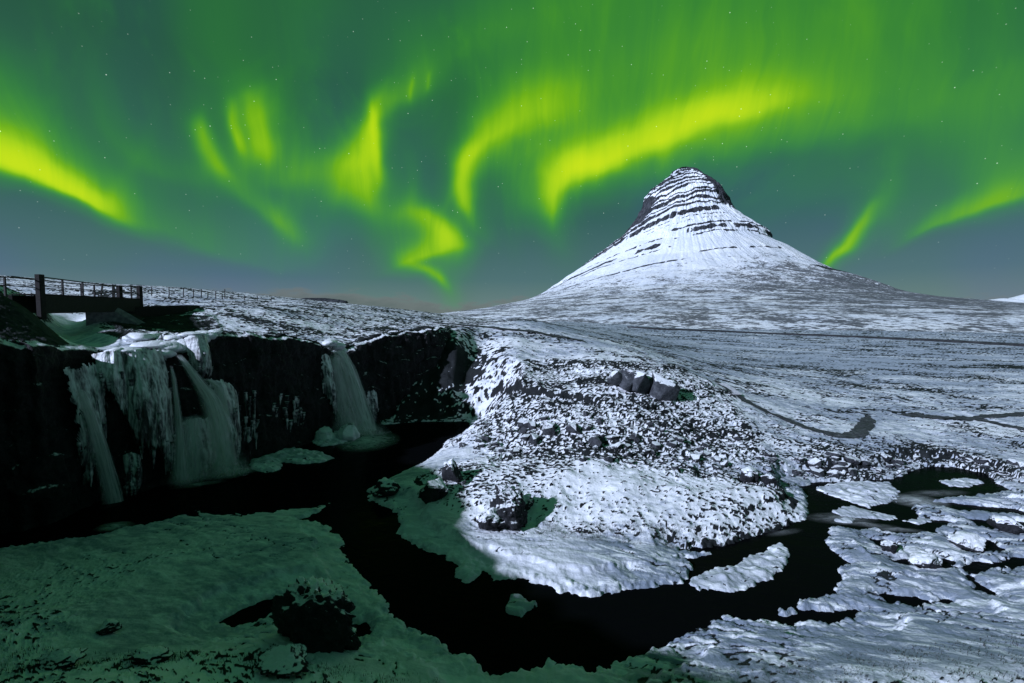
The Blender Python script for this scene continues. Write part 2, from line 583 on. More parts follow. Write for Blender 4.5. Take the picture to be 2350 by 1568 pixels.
def water_material():
    m, t, b, out = new_mat('dark_river_water')
    pos = t.node('ShaderNodeNewGeometry').outputs['Position']
    n = t.noise(t.vm('MULTIPLY', pos, (0.7, 1.0, 1.0)), 1.3, 4.0, 0.6, 1.5)
    b.inputs['Base Color'].default_value = (0.0025, 0.003, 0.0035, 1)
    b.inputs['IOR'].default_value = 1.33
    t.put(b.inputs['Roughness'], t.smooth(n, 0.3, 0.7, 0.10, 0.30))
    b.inputs['Specular IOR Level'].default_value = 0.008
    t.put(b.inputs['Normal'], t.bump(n, 0.25, 0.08))
    return m


def ice_material(name='frozen_fall_ice', c1=(0.035, 0.037, 0.042), c2=(0.74, 0.76, 0.78), stretch=(1.6, 1.6, 0.28)):
    m, t, b, out = new_mat(name)
    g = t.node('ShaderNodeNewGeometry')
    pos = g.outputs['Position']
    n = t.noise(t.vm('MULTIPLY', pos, stretch), 2.6, 5.0, 0.62, 0.4)
    n2 = t.noise(pos, 12.0, 3.0, 0.6)
    nz = t.xyz(g.outputs['Normal'])[2]
    f = t.m('ADD', n, t.m('MULTIPLY', nz, 0.28))
    c = t.mix(t.smooth(f, 0.38, 0.70), col4(c1), col4(c2))
    t.put(b.inputs['Base Color'], c)
    b.inputs['Roughness'].default_value = 0.42
    b.inputs['Specular IOR Level'].default_value = 0.4
    t.put(b.inputs['Normal'], t.bump(t.m('MULTIPLY_ADD', n2, 0.35, n), 0.6, 0.12))
    return m


def fall_material():
    """white falling water: dense in streaks, thin and see-through at its edges; reads the sheet's own coordinates"""
    m, t, b, out = new_mat('falling_water')
    across = t.node('ShaderNodeAttribute', attribute_name='across').outputs['Fac']
    down = t.node('ShaderNodeAttribute', attribute_name='down').outputs['Fac']
    dens = t.node('ShaderNodeAttribute', attribute_name='dens').outputs['Fac']
    seed = t.node('ShaderNodeAttribute', attribute_name='layer').outputs['Fac']
    v = t.comb(t.m('MULTIPLY', across, 9.0), t.m('MULTIPLY', down, 0.7), seed)
    n = t.noise(v, 1.0, 4.0, 0.6)
    v2 = t.comb(t.m('MULTIPLY', across, 40.0), t.m('MULTIPLY', down, 1.6), seed)
    n2 = t.noise(v2, 1.0, 2.0, 0.6)
    a = t.m('MULTIPLY', t.smooth(t.m('MULTIPLY_ADD', n2, 0.4, t.m('MULTIPLY', n, 0.8)), 0.30, 0.78, 0.15, 1.0), dens, clamp=True)
    tr = t.node('ShaderNodeBsdfTransparent')
    df = t.node('ShaderNodeBsdfDiffuse'); df.inputs[0].default_value = (0.85, 0.87, 0.88, 1)
    tl = t.node('ShaderNodeBsdfTranslucent'); tl.inputs[0].default_value = (0.85, 0.87, 0.88, 1)
    mx = t.node('ShaderNodeMixShader'); mx.inputs[0].default_value = 0.4
    t.l.new(df.outputs[0], mx.inputs[1]); t.l.new(tl.outputs[0], mx.inputs[2])
    ms = t.node('ShaderNodeMixShader')
    t.put(ms.inputs[0], a); t.l.new(tr.outputs[0], ms.inputs[1]); t.l.new(mx.outputs[0], ms.inputs[2])
    t.l.new(ms.outputs[0], out.inputs[0])
    return m


def foam_material():
    m, t, b, out = new_mat('river_foam')
    pos = t.node('ShaderNodeNewGeometry').outputs['Position']
    dens = t.node('ShaderNodeAttribute', attribute_name='dens').outputs['Fac']
    n = t.noise(t.vm('MULTIPLY', pos, (1.0, 2.2, 1.0)), 2.0, 4.0, 0.6, 0.8)
    a = t.m('MULTIPLY', t.smooth(n, 0.25, 0.75, 0.25, 1.0), dens, clamp=True)
    tr = t.node('ShaderNodeBsdfTransparent')
    df = t.node('ShaderNodeBsdfDiffuse'); df.inputs[0].default_value = (0.70, 0.74, 0.75, 1)
    ms = t.node('ShaderNodeMixShader')
    t.put(ms.inputs[0], a); t.l.new(tr.outputs[0], ms.inputs[1]); t.l.new(df.outputs[0], ms.inputs[2])
    t.l.new(ms.outputs[0], out.inputs[0])
    return m


M_GROUND = ground_material()
M_CLIFF = rock_material('wet_basalt_cliff', (0.005, 0.005, 0.006), (0.018, 0.018, 0.020), 0.66, 0.90, 1.0, True, 0.3)
M_BOULDER = rock_material('dark_lava_boulder', (0.006, 0.007, 0.009), (0.024, 0.025, 0.029), 0.62, 0.78, 2.0, True, 0.16)
M_STONE = rock_material('grey_scree_stone', (0.012, 0.013, 0.016), (0.050, 0.054, 0.062), 0.72, 0.90, 3.0, True, 0.05)
M_OUTCROP = rock_material('pale_outcrop_rock', (0.022, 0.025, 0.030), (0.065, 0.071, 0.080), 0.60, 0.74, 2.0, True, 0.06)
M_MOUNT = mountain_material()
M_WATER = water_material()
M_ICE = ice_material()
M_SNOWICE = ice_material('snow_covered_ice', (0.62, 0.66, 0.70), (0.82, 0.83, 0.85), (1, 1, 1))
M_FALL = fall_material()
M_FOAM = foam_material()

# ================================================================== layout of the gorge (pixel outlines thrown onto the water level)
RIVER_PX = [(-120, 1180), (60, 1150), (200, 1110), (400, 1060), (560, 1020), (720, 985), (850, 952), (880, 975), (960, 968), (1070, 968), (1078, 985), (1030, 1008), (990, 1022), (940, 1038),
            (880, 1058), (862, 1085), (840, 1112), (845, 1150), (905, 1180), (915, 1240), (985, 1268), (1040, 1300), (1038, 1325), (1075, 1345),
            (1108, 1312), (1130, 1335), (1200, 1337), (1290, 1362), (1380, 1372), (1450, 1357), (1550, 1345), (1578, 1325), (1602, 1300), (1572, 1287),
            (1640, 1272), (1560, 1262), (1650, 1258), (1740, 1232), (1850, 1195), (1862, 1175), (1852, 1140), (1835, 1122), (1870, 1110), (1950, 1107), (2050, 1100),
            (2130, 1074), (2190, 1072), (2250, 1085), (2318, 1127), (2240, 1135), (2150, 1145), (2085, 1165), (2110, 1190), (2180, 1202), (2130, 1222),
            (2060, 1228), (2000, 1212), (1950, 1213), (1905, 1205), (1885, 1240), (1930, 1290), (1925, 1330), (1880, 1365), (1780, 1403), (1788, 1418),
            (1850, 1408), (1965, 1404), (1945, 1422), (1860, 1430), (1790, 1430), (1720, 1412), (1640, 1422), (1550, 1462), (1490, 1492), (1420, 1522),
            (1365, 1540), (1260, 1518), (1200, 1537), (1110, 1542), (1080, 1502), (985, 1467), (960, 1452), (905, 1407), (900, 1392), (840, 1322),
            (795, 1272), (790, 1236), (745, 1202), (700, 1192), (755, 1166), (770, 1141), (690, 1126), (640, 1149), (560, 1146), (480, 1152),
            (380, 1196), (270, 1216), (200, 1233), (100, 1245), (-120, 1285)]
HOLES_PX = [[(508, 1428), (545, 1402), (600, 1387), (655, 1368), (615, 1410), (560, 1437)],
            [(780, 1422), (832, 1440), (828, 1452), (790, 1442)],
            [(2060, 1290), (2130, 1280), (2190, 1290), (2170, 1304), (2100, 1304)],
            [(2215, 1300), (2360, 1284), (2360, 1298), (2230, 1313)],
            [(2228, 1328), (2262, 1350), (2292, 1372), (2250, 1358)],
            [(2000, 1370), (2110, 1379), (2172, 1382), (2090, 1388)],
            [(2000, 1238), (2050, 1243), (2062, 1262), (2035, 1266)],
            [(2180, 1232), (2270, 1240), (2296, 1262), (2220, 1268)],
            [(2090, 1150), (2200, 1158), (2350, 1172), (2350, 1182), (2190, 1172)],
            [(2230, 1195), (2352, 1200), (2352, 1222), (2260, 1215)]]
RIVER = pxpoly(RIVER_PX)
HOLES = [pxpoly(h) for h in HOLES_PX]
CLIFF_PX = [(-70, 1240), (40, 1216), (110, 1200), (160, 1178), (210, 1150), (300, 1132), (400, 1105), (480, 1085), (560, 1060), (640, 1040), (720, 1010), (800, 985), (850, 968)]
CLIFF = pxpoly(CLIFF_PX) + [(-10.5, 39.9), (-9.0, 42.0), (-7.3, 43.8), (-6.4, 46.5), (-6.1, 48.5)]
PLATEAU = [(-400, -80), (14, -80), (11, -5), (7, -1), (2.5, 1.2), (-4, 2.6), (-10.4, 5.2), (-14.6, 10.6)] + CLIFF + \
          [(-5.2, 52), (-3, 62), (0, 90), (10, 150), (40, 420), (-600, 420)]

LOW = TPS(zpts([(100, 1400, .55), (400, 1250, .40), (600, 1250, .36), (150, 1510, .8), (450, 1480, .6), (700, 1300, .36), (900, 1490, .38), (1100, 1560, .5), (1500, 1540, .55),
                (2000, 1540, .75), (2300, 1560, .9), (2300, 1420, .4), (2100, 1300, .3), (2330, 1210, .3), (1800, 1460, .4), (2100, 1180, .3),
                (950, 1080, .45), (1100, 1250, .4), (1400, 1300, .33), (1100, 1052, .75), (1250, 1060, .9), (1500, 1080, .85), (1700, 1092, .7), (1850, 1110, .45),
                (1150, 1000, 1.3), (1300, 1000, 1.75), (1450, 1000, 1.8), (1600, 1000, 1.5), (1250, 930, 2.8), (1400, 930, 2.9), (1500, 918, 3.0), (1650, 955, 2.1), (1650, 1050, 1.0),
                (1800, 1010, 1.2), (1960, 990, 1.0), (2000, 1050, .75), (2150, 1035, .6), (2300, 1040, .5), (1100, 935, 2.0), (1060, 872, 2.9), (1030, 937, .9), (950, 962, .3), (1030, 962, .35), (960, 912, 1.9), (1010, 880, 2.9),
                (1050, 805, 5.6), (1150, 800, 5.7), (1150, 860, 3.9), (1250, 860, 3.9), (1300, 800, 5.6), (1400, 830, 4.8), (1430, 885, 3.7), (1550, 848, 4.0), (1650, 880, 2.9), (1750, 905, 2.0),
                (1900, 920, 1.2), (2100, 960, .7), (2340, 960, .5), (2340, 900, .5), (1900, 850, .8), (2300, 802, .3), (1700, 790, 1.3), (1550, 800, 3.0), (1450, 770, 3.8), (2000, 765, 0), (2340, 760, -.5), (1600, 755, .5),
                ]) + dpts([(1038, 758, 49), (1060, 748, 58), (1150, 752, 55), (1250, 748, 60), (1130, 735, 90), (1250, 744, 110), (1350, 750, 130), (1300, 744, 220), (1180, 735, 200), (1500, 750, 260), (2000, 752, 330), (2500, 752, 330)])
          + [(0, 6, 2.2), (-8, 9, 1.6), (8, 5, 2.4), (16, 4, 2.6), (-13, 12, .9), (20, 8, 1.3), (0, -20, 6), (20, -20, 5), (60, 20, .8), (90, 60, .5)])
UP = TPS(dpts([(150, 797, 20.5), (300, 800, 22.5), (400, 792, 24.5), (490, 764, 27.5), (600, 772, 30), (700, 776, 33), (765, 800, 36.5), (850, 772, 39.5), (900, 766, 42), (1000, 753, 47), (1038, 758, 49), (1060, 748, 58), (1150, 752, 55), (1250, 748, 60),
               (0, 640, 80), (-300, 610, 80), (320, 660, 75), (550, 681, 82), (800, 698, 92), (1000, 721, 97), (1130, 735, 90), (450, 702, 50), (600, 722, 48), (800, 738, 56), (950, 740, 65),
               (70, 676, 26), (-60, 668, 24), (20, 655, 34), (112, 758, 23.5), (118, 720, 28), (250, 745, 36), (150, 752, 31), (230, 788, 24), (330, 735, 40), (420, 730, 42), (-100, 700, 40), (200, 720, 55), (100, 690, 60), (1250, 744, 110), (1350, 750, 130), (1300, 744, 220)])
         + [(-14.6, 10.6, 7.7), (-10.4, 5.2, 7.3), (-4, 2, 7.25), (0, -1, 7.3), (-30, 0, 8), (-20, -20, 8.0), (0, -30, 8), (20, -20, 7), (-28, 16, 9.6), (-17, 12, 8.7), (-19.5, 11, 9.3), (-23, 13, 9.6), (-100, 200, 14), (-200, 100, 20), (-300, 300, 14), (-60, 250, 8.5), (0, 250, 5)])


def base_height(x, y, flags=False):
    """land height without small detail; also how far above/below the cliff line and the shore a point lies"""
    sdp = poly_sd(x, y, PLATEAU)
    near = (y < 46) & (y > -5)
    low = LOW(x, y)
    up = UP(x, y)
    far = sst(y, 49.5, 58)
    lo = 0.25 * (1 - far) + -6.0 * far
    hi = 1.15 * (1 - far) + 6.0 * far
    back = sst(-y, -12, -9) * (1 - far)
    lo = lo - back * 2.2; hi = hi + back * 0.4
    mk = sst(sdp, lo, hi)
    sdr = np.full(np.shape(x), 50.0)
    idx = near & (x > -30) & (x < 45)
    if idx.any():
        xs, ys = x[idx], y[idx]
        s = -poly_sd(xs, ys, RIVER)
        for h in HOLES:
            s = np.minimum(s, -poly_sd(xs, ys, h))
        sdr[idx] = s
    sdr = np.where(mk > 0.02, 50.0, sdr)
    sdn = sdr + 0.20 * pn2(x * 1.1, y * 1.1, 3) + 0.13 * pn2(x * 2.9, y * 2.9, 4) + 0.08 * pn2(x * 7, y * 7, 5)
    shore = sst(sdn, -0.10, 0.22)
    crumb = 0.5 + 0.5 * pn2(x * 2.3, y * 2.3, 6)
    shelf = np.minimum(low, 0.03 + 0.06 * crumb + 0.13 * np.maximum(sdn, 0) ** 0.9 + 0.9 * np.maximum(sdn - 1.0, 0))
    low2 = np.where(sdr < 40, -0.16 + (shelf + 0.16) * shore, low)
    z = low2 * (1 - mk) + up * mk
    if flags: return z, mk, sdp, sdr, sdn
    return z

# ---- fan of ground, finer near the camera
K0, K1, NC = -1.62, 1.5, 1000
ys = np.geomspace(4.0, 420.0, 6000)
wy = np.where(ys < 11, 0.35, 1.0) * np.where(ys < 55, 1.0, (55 / ys) ** 0.75)
cw = np.concatenate([[0], np.cumsum(wy[:-1])]); cw /= cw[-1]
NR = 860
YROW = np.interp(np.linspace(0, 1, NR), cw, ys)
KCOL = np.linspace(K0, K1, NC)
GX = YROW[:, None] * KCOL[None, :]
GY = np.repeat(YROW[:, None], NC, 1)
GZ, GMK, GSP, GSR, GSN = base_height(GX, GY, True)


def ground_z(x, y, Zg=None):
    Zg = GZ if Zg is None else Zg
    x = np.asarray(x, float); y = np.asarray(y, float)
    fi = np.clip(np.interp(y, YROW, np.arange(NR)), 0, NR - 1.001)
    fj = np.clip((x / np.maximum(y, 1e-3) - K0) / (K1 - K0) * (NC - 1), 0, NC - 1.001)
    i = fi.astype(int); j = fj.astype(int); a = fi - i; b = fj - j
    return (Zg[i, j] * (1 - a) * (1 - b) + Zg[i + 1, j] * a * (1 - b) + Zg[i, j + 1] * (1 - a) * b + Zg[i + 1, j + 1] * a * b)


PY = np.geomspace(5.0, 415.0, 5000)


def pick(u, v):
    """where the sight line through a picture point meets the land"""
    d = px_dir(u, v)
    t = PY / d.y
    g = np.maximum(ground_z(d.x * t, PY), 0.0)
    hit = np.nonzero(CAM_Z + d.z * t <= g)[0]
    k = hit[0] if len(hit) else len(PY) - 1
    return Vector((d.x * t[k], PY[k], float(g[k])))


def picks(lst): return [tuple(pick(u, v).xy) for (u, v) in lst]


# ---- small relief and where the ground shows through the snow
def blob(u, v, r, x, y):
    p = pick(u, v)
    return np.exp(-((x - p.x) ** 2 + (y - p.y) ** 2) / (r * r))


x, y, z = GX, GY, GZ.copy()
bare = np.full(x.shape, 0.0)
dist = np.sqrt(x * x + y * y)
lod = np.clip(1.2 - dist / 120.0, 0.0, 1)            # fade the finest relief where it is below the grid
land = GSR > 0
lowland = (1 - GMK)
# ice shelves: wrinkled sheets along the river
iceband = lowland * (1 - sst(GSN, 2.5, 6.5)) * (y < 36) * land * (1 - sst(z, 0.65, 1.0)) * (1 - sst(y, 26, 29.5) * sst(x, -8, -6))
MOUND = pxpoly([(1020, 1062), (1120, 1050), (1300, 1052), (1500, 1072), (1700, 1098), (1840, 1125), (1852, 1165), (1800, 1195), (1700, 1215), (1560, 1218), (1450, 1212), (1330, 1200), (1230, 1180), (1130, 1195), (1050, 1170), (960, 1130), (950, 1090)], 0.8)
sdm = poly_sd(x, y, MOUND) + 0.3 * pn2(x * .9, y * .9, 11) + 0.12 * pn2(x * 3, y * 3, 12)
mound = sst(sdm, -0.2, 1.1) * (0.22 + 0.16 * pn2(x * .5, y * .5, 13)) + sst(sdm, 0.0, 4.0) * 0.55
iceband = iceband * (1 - sst(sdm, -0.3, 0.2))
z += mound * lowland * sst(GSN, 0.0, 0.9)
wx = x + 0.8 * pn2(x * .35, y * .35, 21); wyy = y + 0.8 * pn2(x * .35, y * .35, 22)
fl_s = 0.85 * wx - 0.53 * wyy; fl_n = 0.53 * wx + 0.85 * wyy
wr = fbm(fl_s * 0.28, fl_n * 1.1, 4, 23, 0.45, ridge=True)
wr2 = fbm(fl_s * 0.5, np.clip(GSN, 0, 7) * 2.0 + 0.5 * pn2(x * .5, y * .5, 27), 3, 33, 0.5, ridge=True)
nearpen = sst(x, -8, -5) * (1 - sst(x, 9, 11)) * sst(y, 15, 17)
wr = wr * (1 - 0.7 * nearpen) + wr2 * 0.7 * nearpen
left_ice = 1 - sst(x, 1.5, 4.0)
z += iceband * ((0.075 - 0.03 * sst(x, 3, 6)) * wr * (1 - 0.1 * left_ice) + 0.012 * fbm(x * 3, y * 4, 3, 29) + 0.022 * (1 - left_ice) * fbm(fl_s * 1.6, fl_n * 6.5, 3, 30, 0.6, ridge=True)) * sst(GSN, 0.0, 0.4)
rim = np.exp(-((GSN - 0.25) / 0.30) ** 2) * lowland * land
z += rim * (0.06 * np.maximum(pn2(x * 1.7, y * 1.7, 24), -0.2) + 0.05 * pn2(x * 5, y * 5, 25) + 0.04 * pn2(x * 11, y * 11, 27))
crk = 1 - np.abs(fbm(wx * 0.42 + wyy * .2, wyy * 1.1, 4, 28, 0.6))
bare += 0.9 * sst(crk, 0.945 + 0.025 * left_ice, 0.99) * iceband * sst(pn2(x * .25, y * .25, 26), -0.35, 0.35)
z -= 0.06 * sst(crk, 0.93 + 0.03 * left_ice, 0.985) * iceband * sst(pn2(x * .25, y * .25, 26), -0.35, 0.35)

# hummocky rough pasture: tufts that poke through the snow
nearw = 1 - sst(y, 24, 46)
tn = 0.5 + 0.5 * (fbm(x * 1.6, y * 2.3, 5, 31, 0.74) * (1 - 0.75 * nearw) + 0.75 * nearw * fbm(x * 4.2 + .6 * y, y * 5.5, 4, 34, 0.7)) + 0.07 * fbm(x * .7, y * .9, 2, 35)
tn2 = 0.5 + 0.5 * fbm(x * 0.16, y * 0.30, 3, 37, 0.5)
hill = (1 - iceband) * land
dens = np.full(x.shape, 0.485)                    # 0 = all snow, 1 = all bare
dens += (0.22 - 0.12 * nearw) * (tn2 - 0.5) * 2
dens += 0.05 * GMK
dens -= 0.02 * sst(sdm, 0.3, 1.5) * sst(x, 2.5, 5.0)
dens += 0.02 * sst(sdm, 0.3, 1.5) * (1 - sst(x, -1.0, 3.0))
dens += 0.07 * blob(1100, 850, 5, x, y) - 0.10 * blob(1150, 880, 4, x, y)
SCREE = pxpoly([(1080, 985), (1120, 920), (1250, 900), (1380, 910), (1560, 900), (1680, 930), (1760, 1010), (1860, 1060), (1800, 1095), (1600, 1078), (1400, 1060), (1250, 1050), (1130, 1040)], 1.6)
sds = poly_sd(x, y, SCREE)
scree = sst(sds, -0.8, 1.0) * lowland
dens += 0.03 * scree + 0.14 * blob(975, 905, 3.5, x, y) + 0.10 * blob(1010, 850, 3.0, x, y)  # talus blobs: shade on that bank put in as barer, darker ground
for (bu, bv, brd) in ((1860, 1070, 2.0), (1950, 1075, 2.2), (2040, 1066, 2.2), (2120, 1055, 2.0), (2230, 1062, 2.2), (2320, 1085, 2.2)):
    dens += 0.06 * blob(bu, bv, brd, x, y)
    iceband = iceband * (1 - 0.8 * blob(bu, bv, brd, x, y))
hill = (1 - iceband) * land
# plain to the right and far fields: streaks of thin snow
plain = sst(y, 40, 70) * lowland
pwx = x + 14 * pn2(x * .02, y * .03, 46); pwy = y + 10 * pn2(x * .025, y * .02, 47)
dens += plain * (0.01 + 0.30 * fbm(pwx * 0.045 + pwy * .02, pwy * 0.09, 5, 41, 0.62))
tuft = sst(tn + (dens - 0.5), 0.50, 0.60) * hill
z += tuft * 0.07 * lod * (1 - scree * 0.4)
bare = np.maximum(bare, tuft)
z += hill * (0.20 * fbm(x * .22, y * .22, 3, 43) + 0.10 * pn2(x * .8, y * .8, 44) * lod + 0.035 * pn2(x * 2.7, y * 2.7, 45) * lod) * sst(GSN, 0, 1.2)
# sheep-track terraces on the slope above the scree
ter = sst(sds, -1.5, 1.0) * lowland * sst(x, 3, 7)
ph = z / 0.34 + 0.7 * pn2(x * .25, y * .25, 51) + 0.25 * pn2(x * 1.2, y * 1.2, 52)
fr_ = ph - np.floor(ph)
z += ter * 0.17 * (sst(fr_, 0.0, 0.35) - fr_)
# rubble in the scree
rub = fbm(x * 2.6, y * 2.6, 3, 55, 0.6, ridge=True)
z += scree * 0.16 * np.maximum(rub - 0.1, 0) * 1.2
bare = np.maximum(bare, scree * sst(rub, 0.50, 0.72) * 0.8)

# the little eroded scarp above the scree
SCARP = picks([(1112, 925), (1125, 908), (1150, 897), (1200, 905), (1260, 912), (1320, 918), (1370, 932), (1400, 948)])
sc, run = line_sd(x, y, SCARP)
sc = sc + 0.30 * pn2(x * 1.1, y * 1.1, 61) + 0.12 * pn2(x * 4, y * 4, 63)
win = sst(run, 0.0, 0.08) * (1 - sst(run, 0.85, 1.0)) * (np.abs(sc) < 6)
z += win * np.where(sc > 0, (0.26 + 0.22 * pn2(x * .8, y * .8, 62)) * sst(sc, 0.0, 0.25) * (1 - sst(sc, 0.5, 5.5)), -0.10 * (1 - sst(-sc, 0.0, 2.0)))
bare = np.maximum(bare, win * np.exp(-((sc - 0.10) / 0.13) ** 2) * 1.0 * sst(pn2(x * 1.3, y * 1.3, 64), -0.5, 0.0))  # bare earth plus the overhang's shadow line, drawn into the bare mask

# notch of the second fall and the stream bed above the big fall
LIP2 = at_y(776, 812, 36.0)
NOTCH = [(LIP2.x + 1.0, LIP2.y - 0.3), (LIP2.x, LIP2.y), (LIP2.x - 2.5, LIP2.y + 1.5), (LIP2.x - 7, LIP2.y + 2.2)]
nd_, nr_ = line_sd(x, y, NOTCH)
cut = np.exp(-(nd_ / 0.75) ** 2)
z = np.where(cut > 0.02, z * (1 - cut) + np.minimum(z, LIP2.z + 0.5 * nr_) * cut, z)
BROOK = [tuple(at_y(u, v, d).xy) for (u, v, d) in [(350, 800, 23), (230, 790, 24.5), (160, 770, 28), (150, 748, 34), (170, 738, 46)]]
bd_, br_ = line_sd(x, y, BROOK)
bcut = np.exp(-(bd_ / 1.7) ** 2) * GMK
brook_z = np.interp(br_, [0, .4, 1], [7.25, 7.45, 8.6])
z = z * (1 - bcut) + brook_z * bcut
bare = np.where(bcut > 0.3, bare * 0.3, bare)

# snow slides off steep ground
dzr = np.gradient(z, axis=0) / np.gradient(GY, axis=0)
dzc = np.gradient(z, axis=1) / np.gradient(GX, axis=1)
slope = np.sqrt((dzr - dzc * KCOL[None, :]) ** 2 + dzc ** 2)
bare = np.maximum(bare, sst(slope + 0.25 * pn2(x * 2, y * 2, 71), 1.05, 1.6) * (1 - sst(iceband, 0.1, 0.5)) * ((GSN > 0.25) | (sdm > -0.3)))
front = np.exp(-((sdm - 0.25) / 0.35) ** 2) * (y < 27) * lowland * (GSN > 0.05)
bare = np.maximum(bare, sst(front * 0.9 + 0.55 * fbm(x * 1.1, y * 1.1, 3, 74), 0.80, 1.0))
bare = np.where((GMK > 0.03) & (GMK < 0.97) & (y < 45), 1.0, bare)
# overgrown dark edge of the plateau and dark bank left of the footbridge
edge = GMK * (1 - sst(GSP, 1.0, 12.0)) * (y > 20) * (y < 60)
bare = np.maximum(bare, sst(edge * 0.55 + 0.8 * fbm(x * .6, y * .8, 4, 73, .6), 0.35, 0.6) * (bcut < 0.2))
z += edge * (y < 50) * (0.22 * fbm(x * 1.3, y * 1.3, 3, 76) + 0.15 * np.maximum(pn2(x * .6, y * .6, 77), 0)) * (bcut < 0.15)
bankd = np.maximum(np.maximum(blob(50, 690, 4.5, x, y), blob(-30, 700, 5, x, y)), blob(60, 740, 4, x, y)) * GMK * (bcut < 0.6)
for (bu, bv, brd) in ((240, 756, 2.6), (330, 745, 3.0), (390, 730, 3.5), (420, 745, 3.0), (150, 762, 2.0)):
    bankd = np.maximum(bankd, blob(bu, bv, brd, x, y) * GMK * (bcut < 0.5) * (0.75 + 0.5 * pn2(x * 1.1, y * 1.1, 75)))
bare = np.maximum(bare, bankd * 1.3)
GZ = z
ice_attr = np.clip(iceband, 0, 1) * (0.9 - 0.55 * left_ice)
thin = 0.50 + 0.55 * fbm(x * 0.09, y * 0.22, 3, 91) + 0.26 * plain + 0.60 * plain * fbm(pwx * 0.03, pwy * 0.06, 4, 92) + 0.12 * sst(x, 14, 26) - 0.25 * (sst(sdm, 0, 1)) - 0.15 * scree
thin = np.clip(thin, 0, 1.2)
for (bu, bv, brd) in ((620, 1260, 2.6), (560, 1330, 2.0), (700, 1250, 1.5)):
    thin = np.maximum(thin, 0.75 * blob(bu, bv, brd, x, y))

ground = mesh_obj('ground', np.stack([x, y, z], -1).reshape(-1, 3), grid_faces(NR, NC), M_GROUND, attrs={'bare': np.clip(bare, 0, 1), 'ice': ice_attr, 'thin': thin}, kind='structure')
print('ground done')

# the bank behind and beside the camera, whose rim shades the gorge from the moon
bx, by = np.meshgrid(np.linspace(-120, 90, 211), np.linspace(-80, 16, 97))
bz, bm_, _, _, _ = base_height(bx, by, True)
bz += 0.15 * fbm(bx * .3, by * .3, 3, 81)
inside = (by > 4.4) & (bx / np.maximum(by, .1) > K0 + .06) & (bx / np.maximum(by, .1) < K1 - .06)
bz -= 0.6 * inside + 0.02
bz = np.where(inside & (bz < 0.4), -1.2, bz)
bank_bare = sst(0.5 + 0.5 * fbm(bx * .8, by * .8, 3, 82), 0.5, 0.6)
mesh_obj('ground', np.stack([bx, by, bz], -1).reshape(-1, 3), grid_faces(97, 211), M_GROUND, attrs={'bare': bank_bare, 'ice': bx * 0, 'thin': bx * 0 + 0.4}, kind='structure')
# the wide land and sea-level plain out to the horizon
hx = np.array([-90000, -3000, -420, -380, 600, 640, 3000, 90000.0]); hy = np.array([-90000, -3000, -78, 410, 3000, 90000.0])
far_v, far_f = [], []
mesh_obj('plain', [(-90000, -90000, -14), (90000, -90000, -14), (90000, 90000, -14), (-90000, 90000, -14)], [(0, 1, 2, 3)], M_GROUND, kind='structure')

# river
mesh_obj('river_water', [(-34, 3, 0), (50, 3, 0), (50, 48, 0), (-34, 48, 0)], [(0, 1, 2, 3)], M_WATER, kind='structure')

# ================================================================== the mountain
PEAK = at_y(1575, 386, 1350.0)
MX, MY = PEAK.x, PEAK.y
side_h = np.array([-14, 0, 15, 35, 50, 75, 100, 120, 135, 150, 170, 190, 215, 235, 245, 262, 285, 310, 330, 345, 365, 378, 390, 405, 417, 428, 438, 445, 450])
left_r = np.array([720, 620, 520, 480, 447, 405, 370, 343, 322, 302, 276, 250, 218, 194, 183, 168, 149, 132, 123, 119, 114, 105, 90, 70, 55, 45, 37, 23, 2])
right_r = np.array([1000, 850, 690, 560, 505, 456, 406, 357, 335, 315, 289, 263, 225, 215, 205, 184, 157, 134, 120, 114, 104, 96, 85, 71, 59, 45, 30, 16, 2])
front_h = np.array([-14, 0, 15, 35, 60, 100, 150, 200, 243, 262, 314, 365, 385, 424, 440, 450])
front_r = np.array([1150, 1050, 890, 720, 580, 440, 330, 255, 210, 192, 138, 108, 92, 50, 26, 2])
NT_, NH = 760, 380
th = np.concatenate([np.linspace(-R(200), R(20), NT_ - 80), np.linspace(R(20), R(160), 82)[1:-1]])
NT_ = len(th)
tt = np.linspace(0, 1, NH)
hrow = -14 + 464 * np.clip(tt ** 1.15, 0, 1)
TH, HH = np.meshgrid(th, hrow)
cx, sy = np.cos(TH), np.sin(TH)
wF = sy ** 4; wR = np.where(cx > 0, 1 - wF, 0); wL = np.where(cx > 0, 0, 1 - wF)
turn = -math.atan2(MX, MY)                                # its front faces the gorge


def prof(h):
    return (wR * np.interp(h, side_h, right_r) + wL * np.interp(h, side_h, left_r) + wF * np.interp(h, front_h, front_r))


arc = TH * 3.0
# rock bands: (height, thickness), seen on the summit cone and more faintly below
BANDS = [(446, 10, .9, -1, 1), (428, 5, .8, -1, 1), (413, 5, .9, -1, 1), (397, 6, 1, -1, 1), (385, 4, .8, -.8, 1), (374, 6, .95, -1, 1), (361, 4, .8, -1, 1), (346, 6, .95, -1, 1), (330, 8, .9, -.3, 1),
         (318, 5, .8, -1, .3), (304, 11, 1, -1, 1), (282, 13, 1, -1, .55), (264, 3, .7, -1, .6), (250, 3, .6, -.7, 1), (232, 5, .95, -.15, 1), (218, 11, 1, .05, 1), (203, 4, .8, -.1, 1), (214, 4, .7, -1, -.2),
         (193, 9, .95, -1, -.22), (178, 4, .7, -1, -.1), (132, 5, .85, -.55, .0), (146, 4, .75, .1, .75), (120, 3, .6, .2, .9)]
DIP_X, DIP_Y = 0.34, 0.38
rad0 = prof(HH)
xl, yl = rad0 * cx, rad0 * sy
tilt = -DIP_X * xl + DIP_Y * (yl + 100) + 6 * pn2(arc * 1.6, HH * 0.012, 101) + 2.6 * pn2(arc * 7, HH * 0.04, 102) + 1.4 * pn2(arc * 23, HH * 0.1, 112)
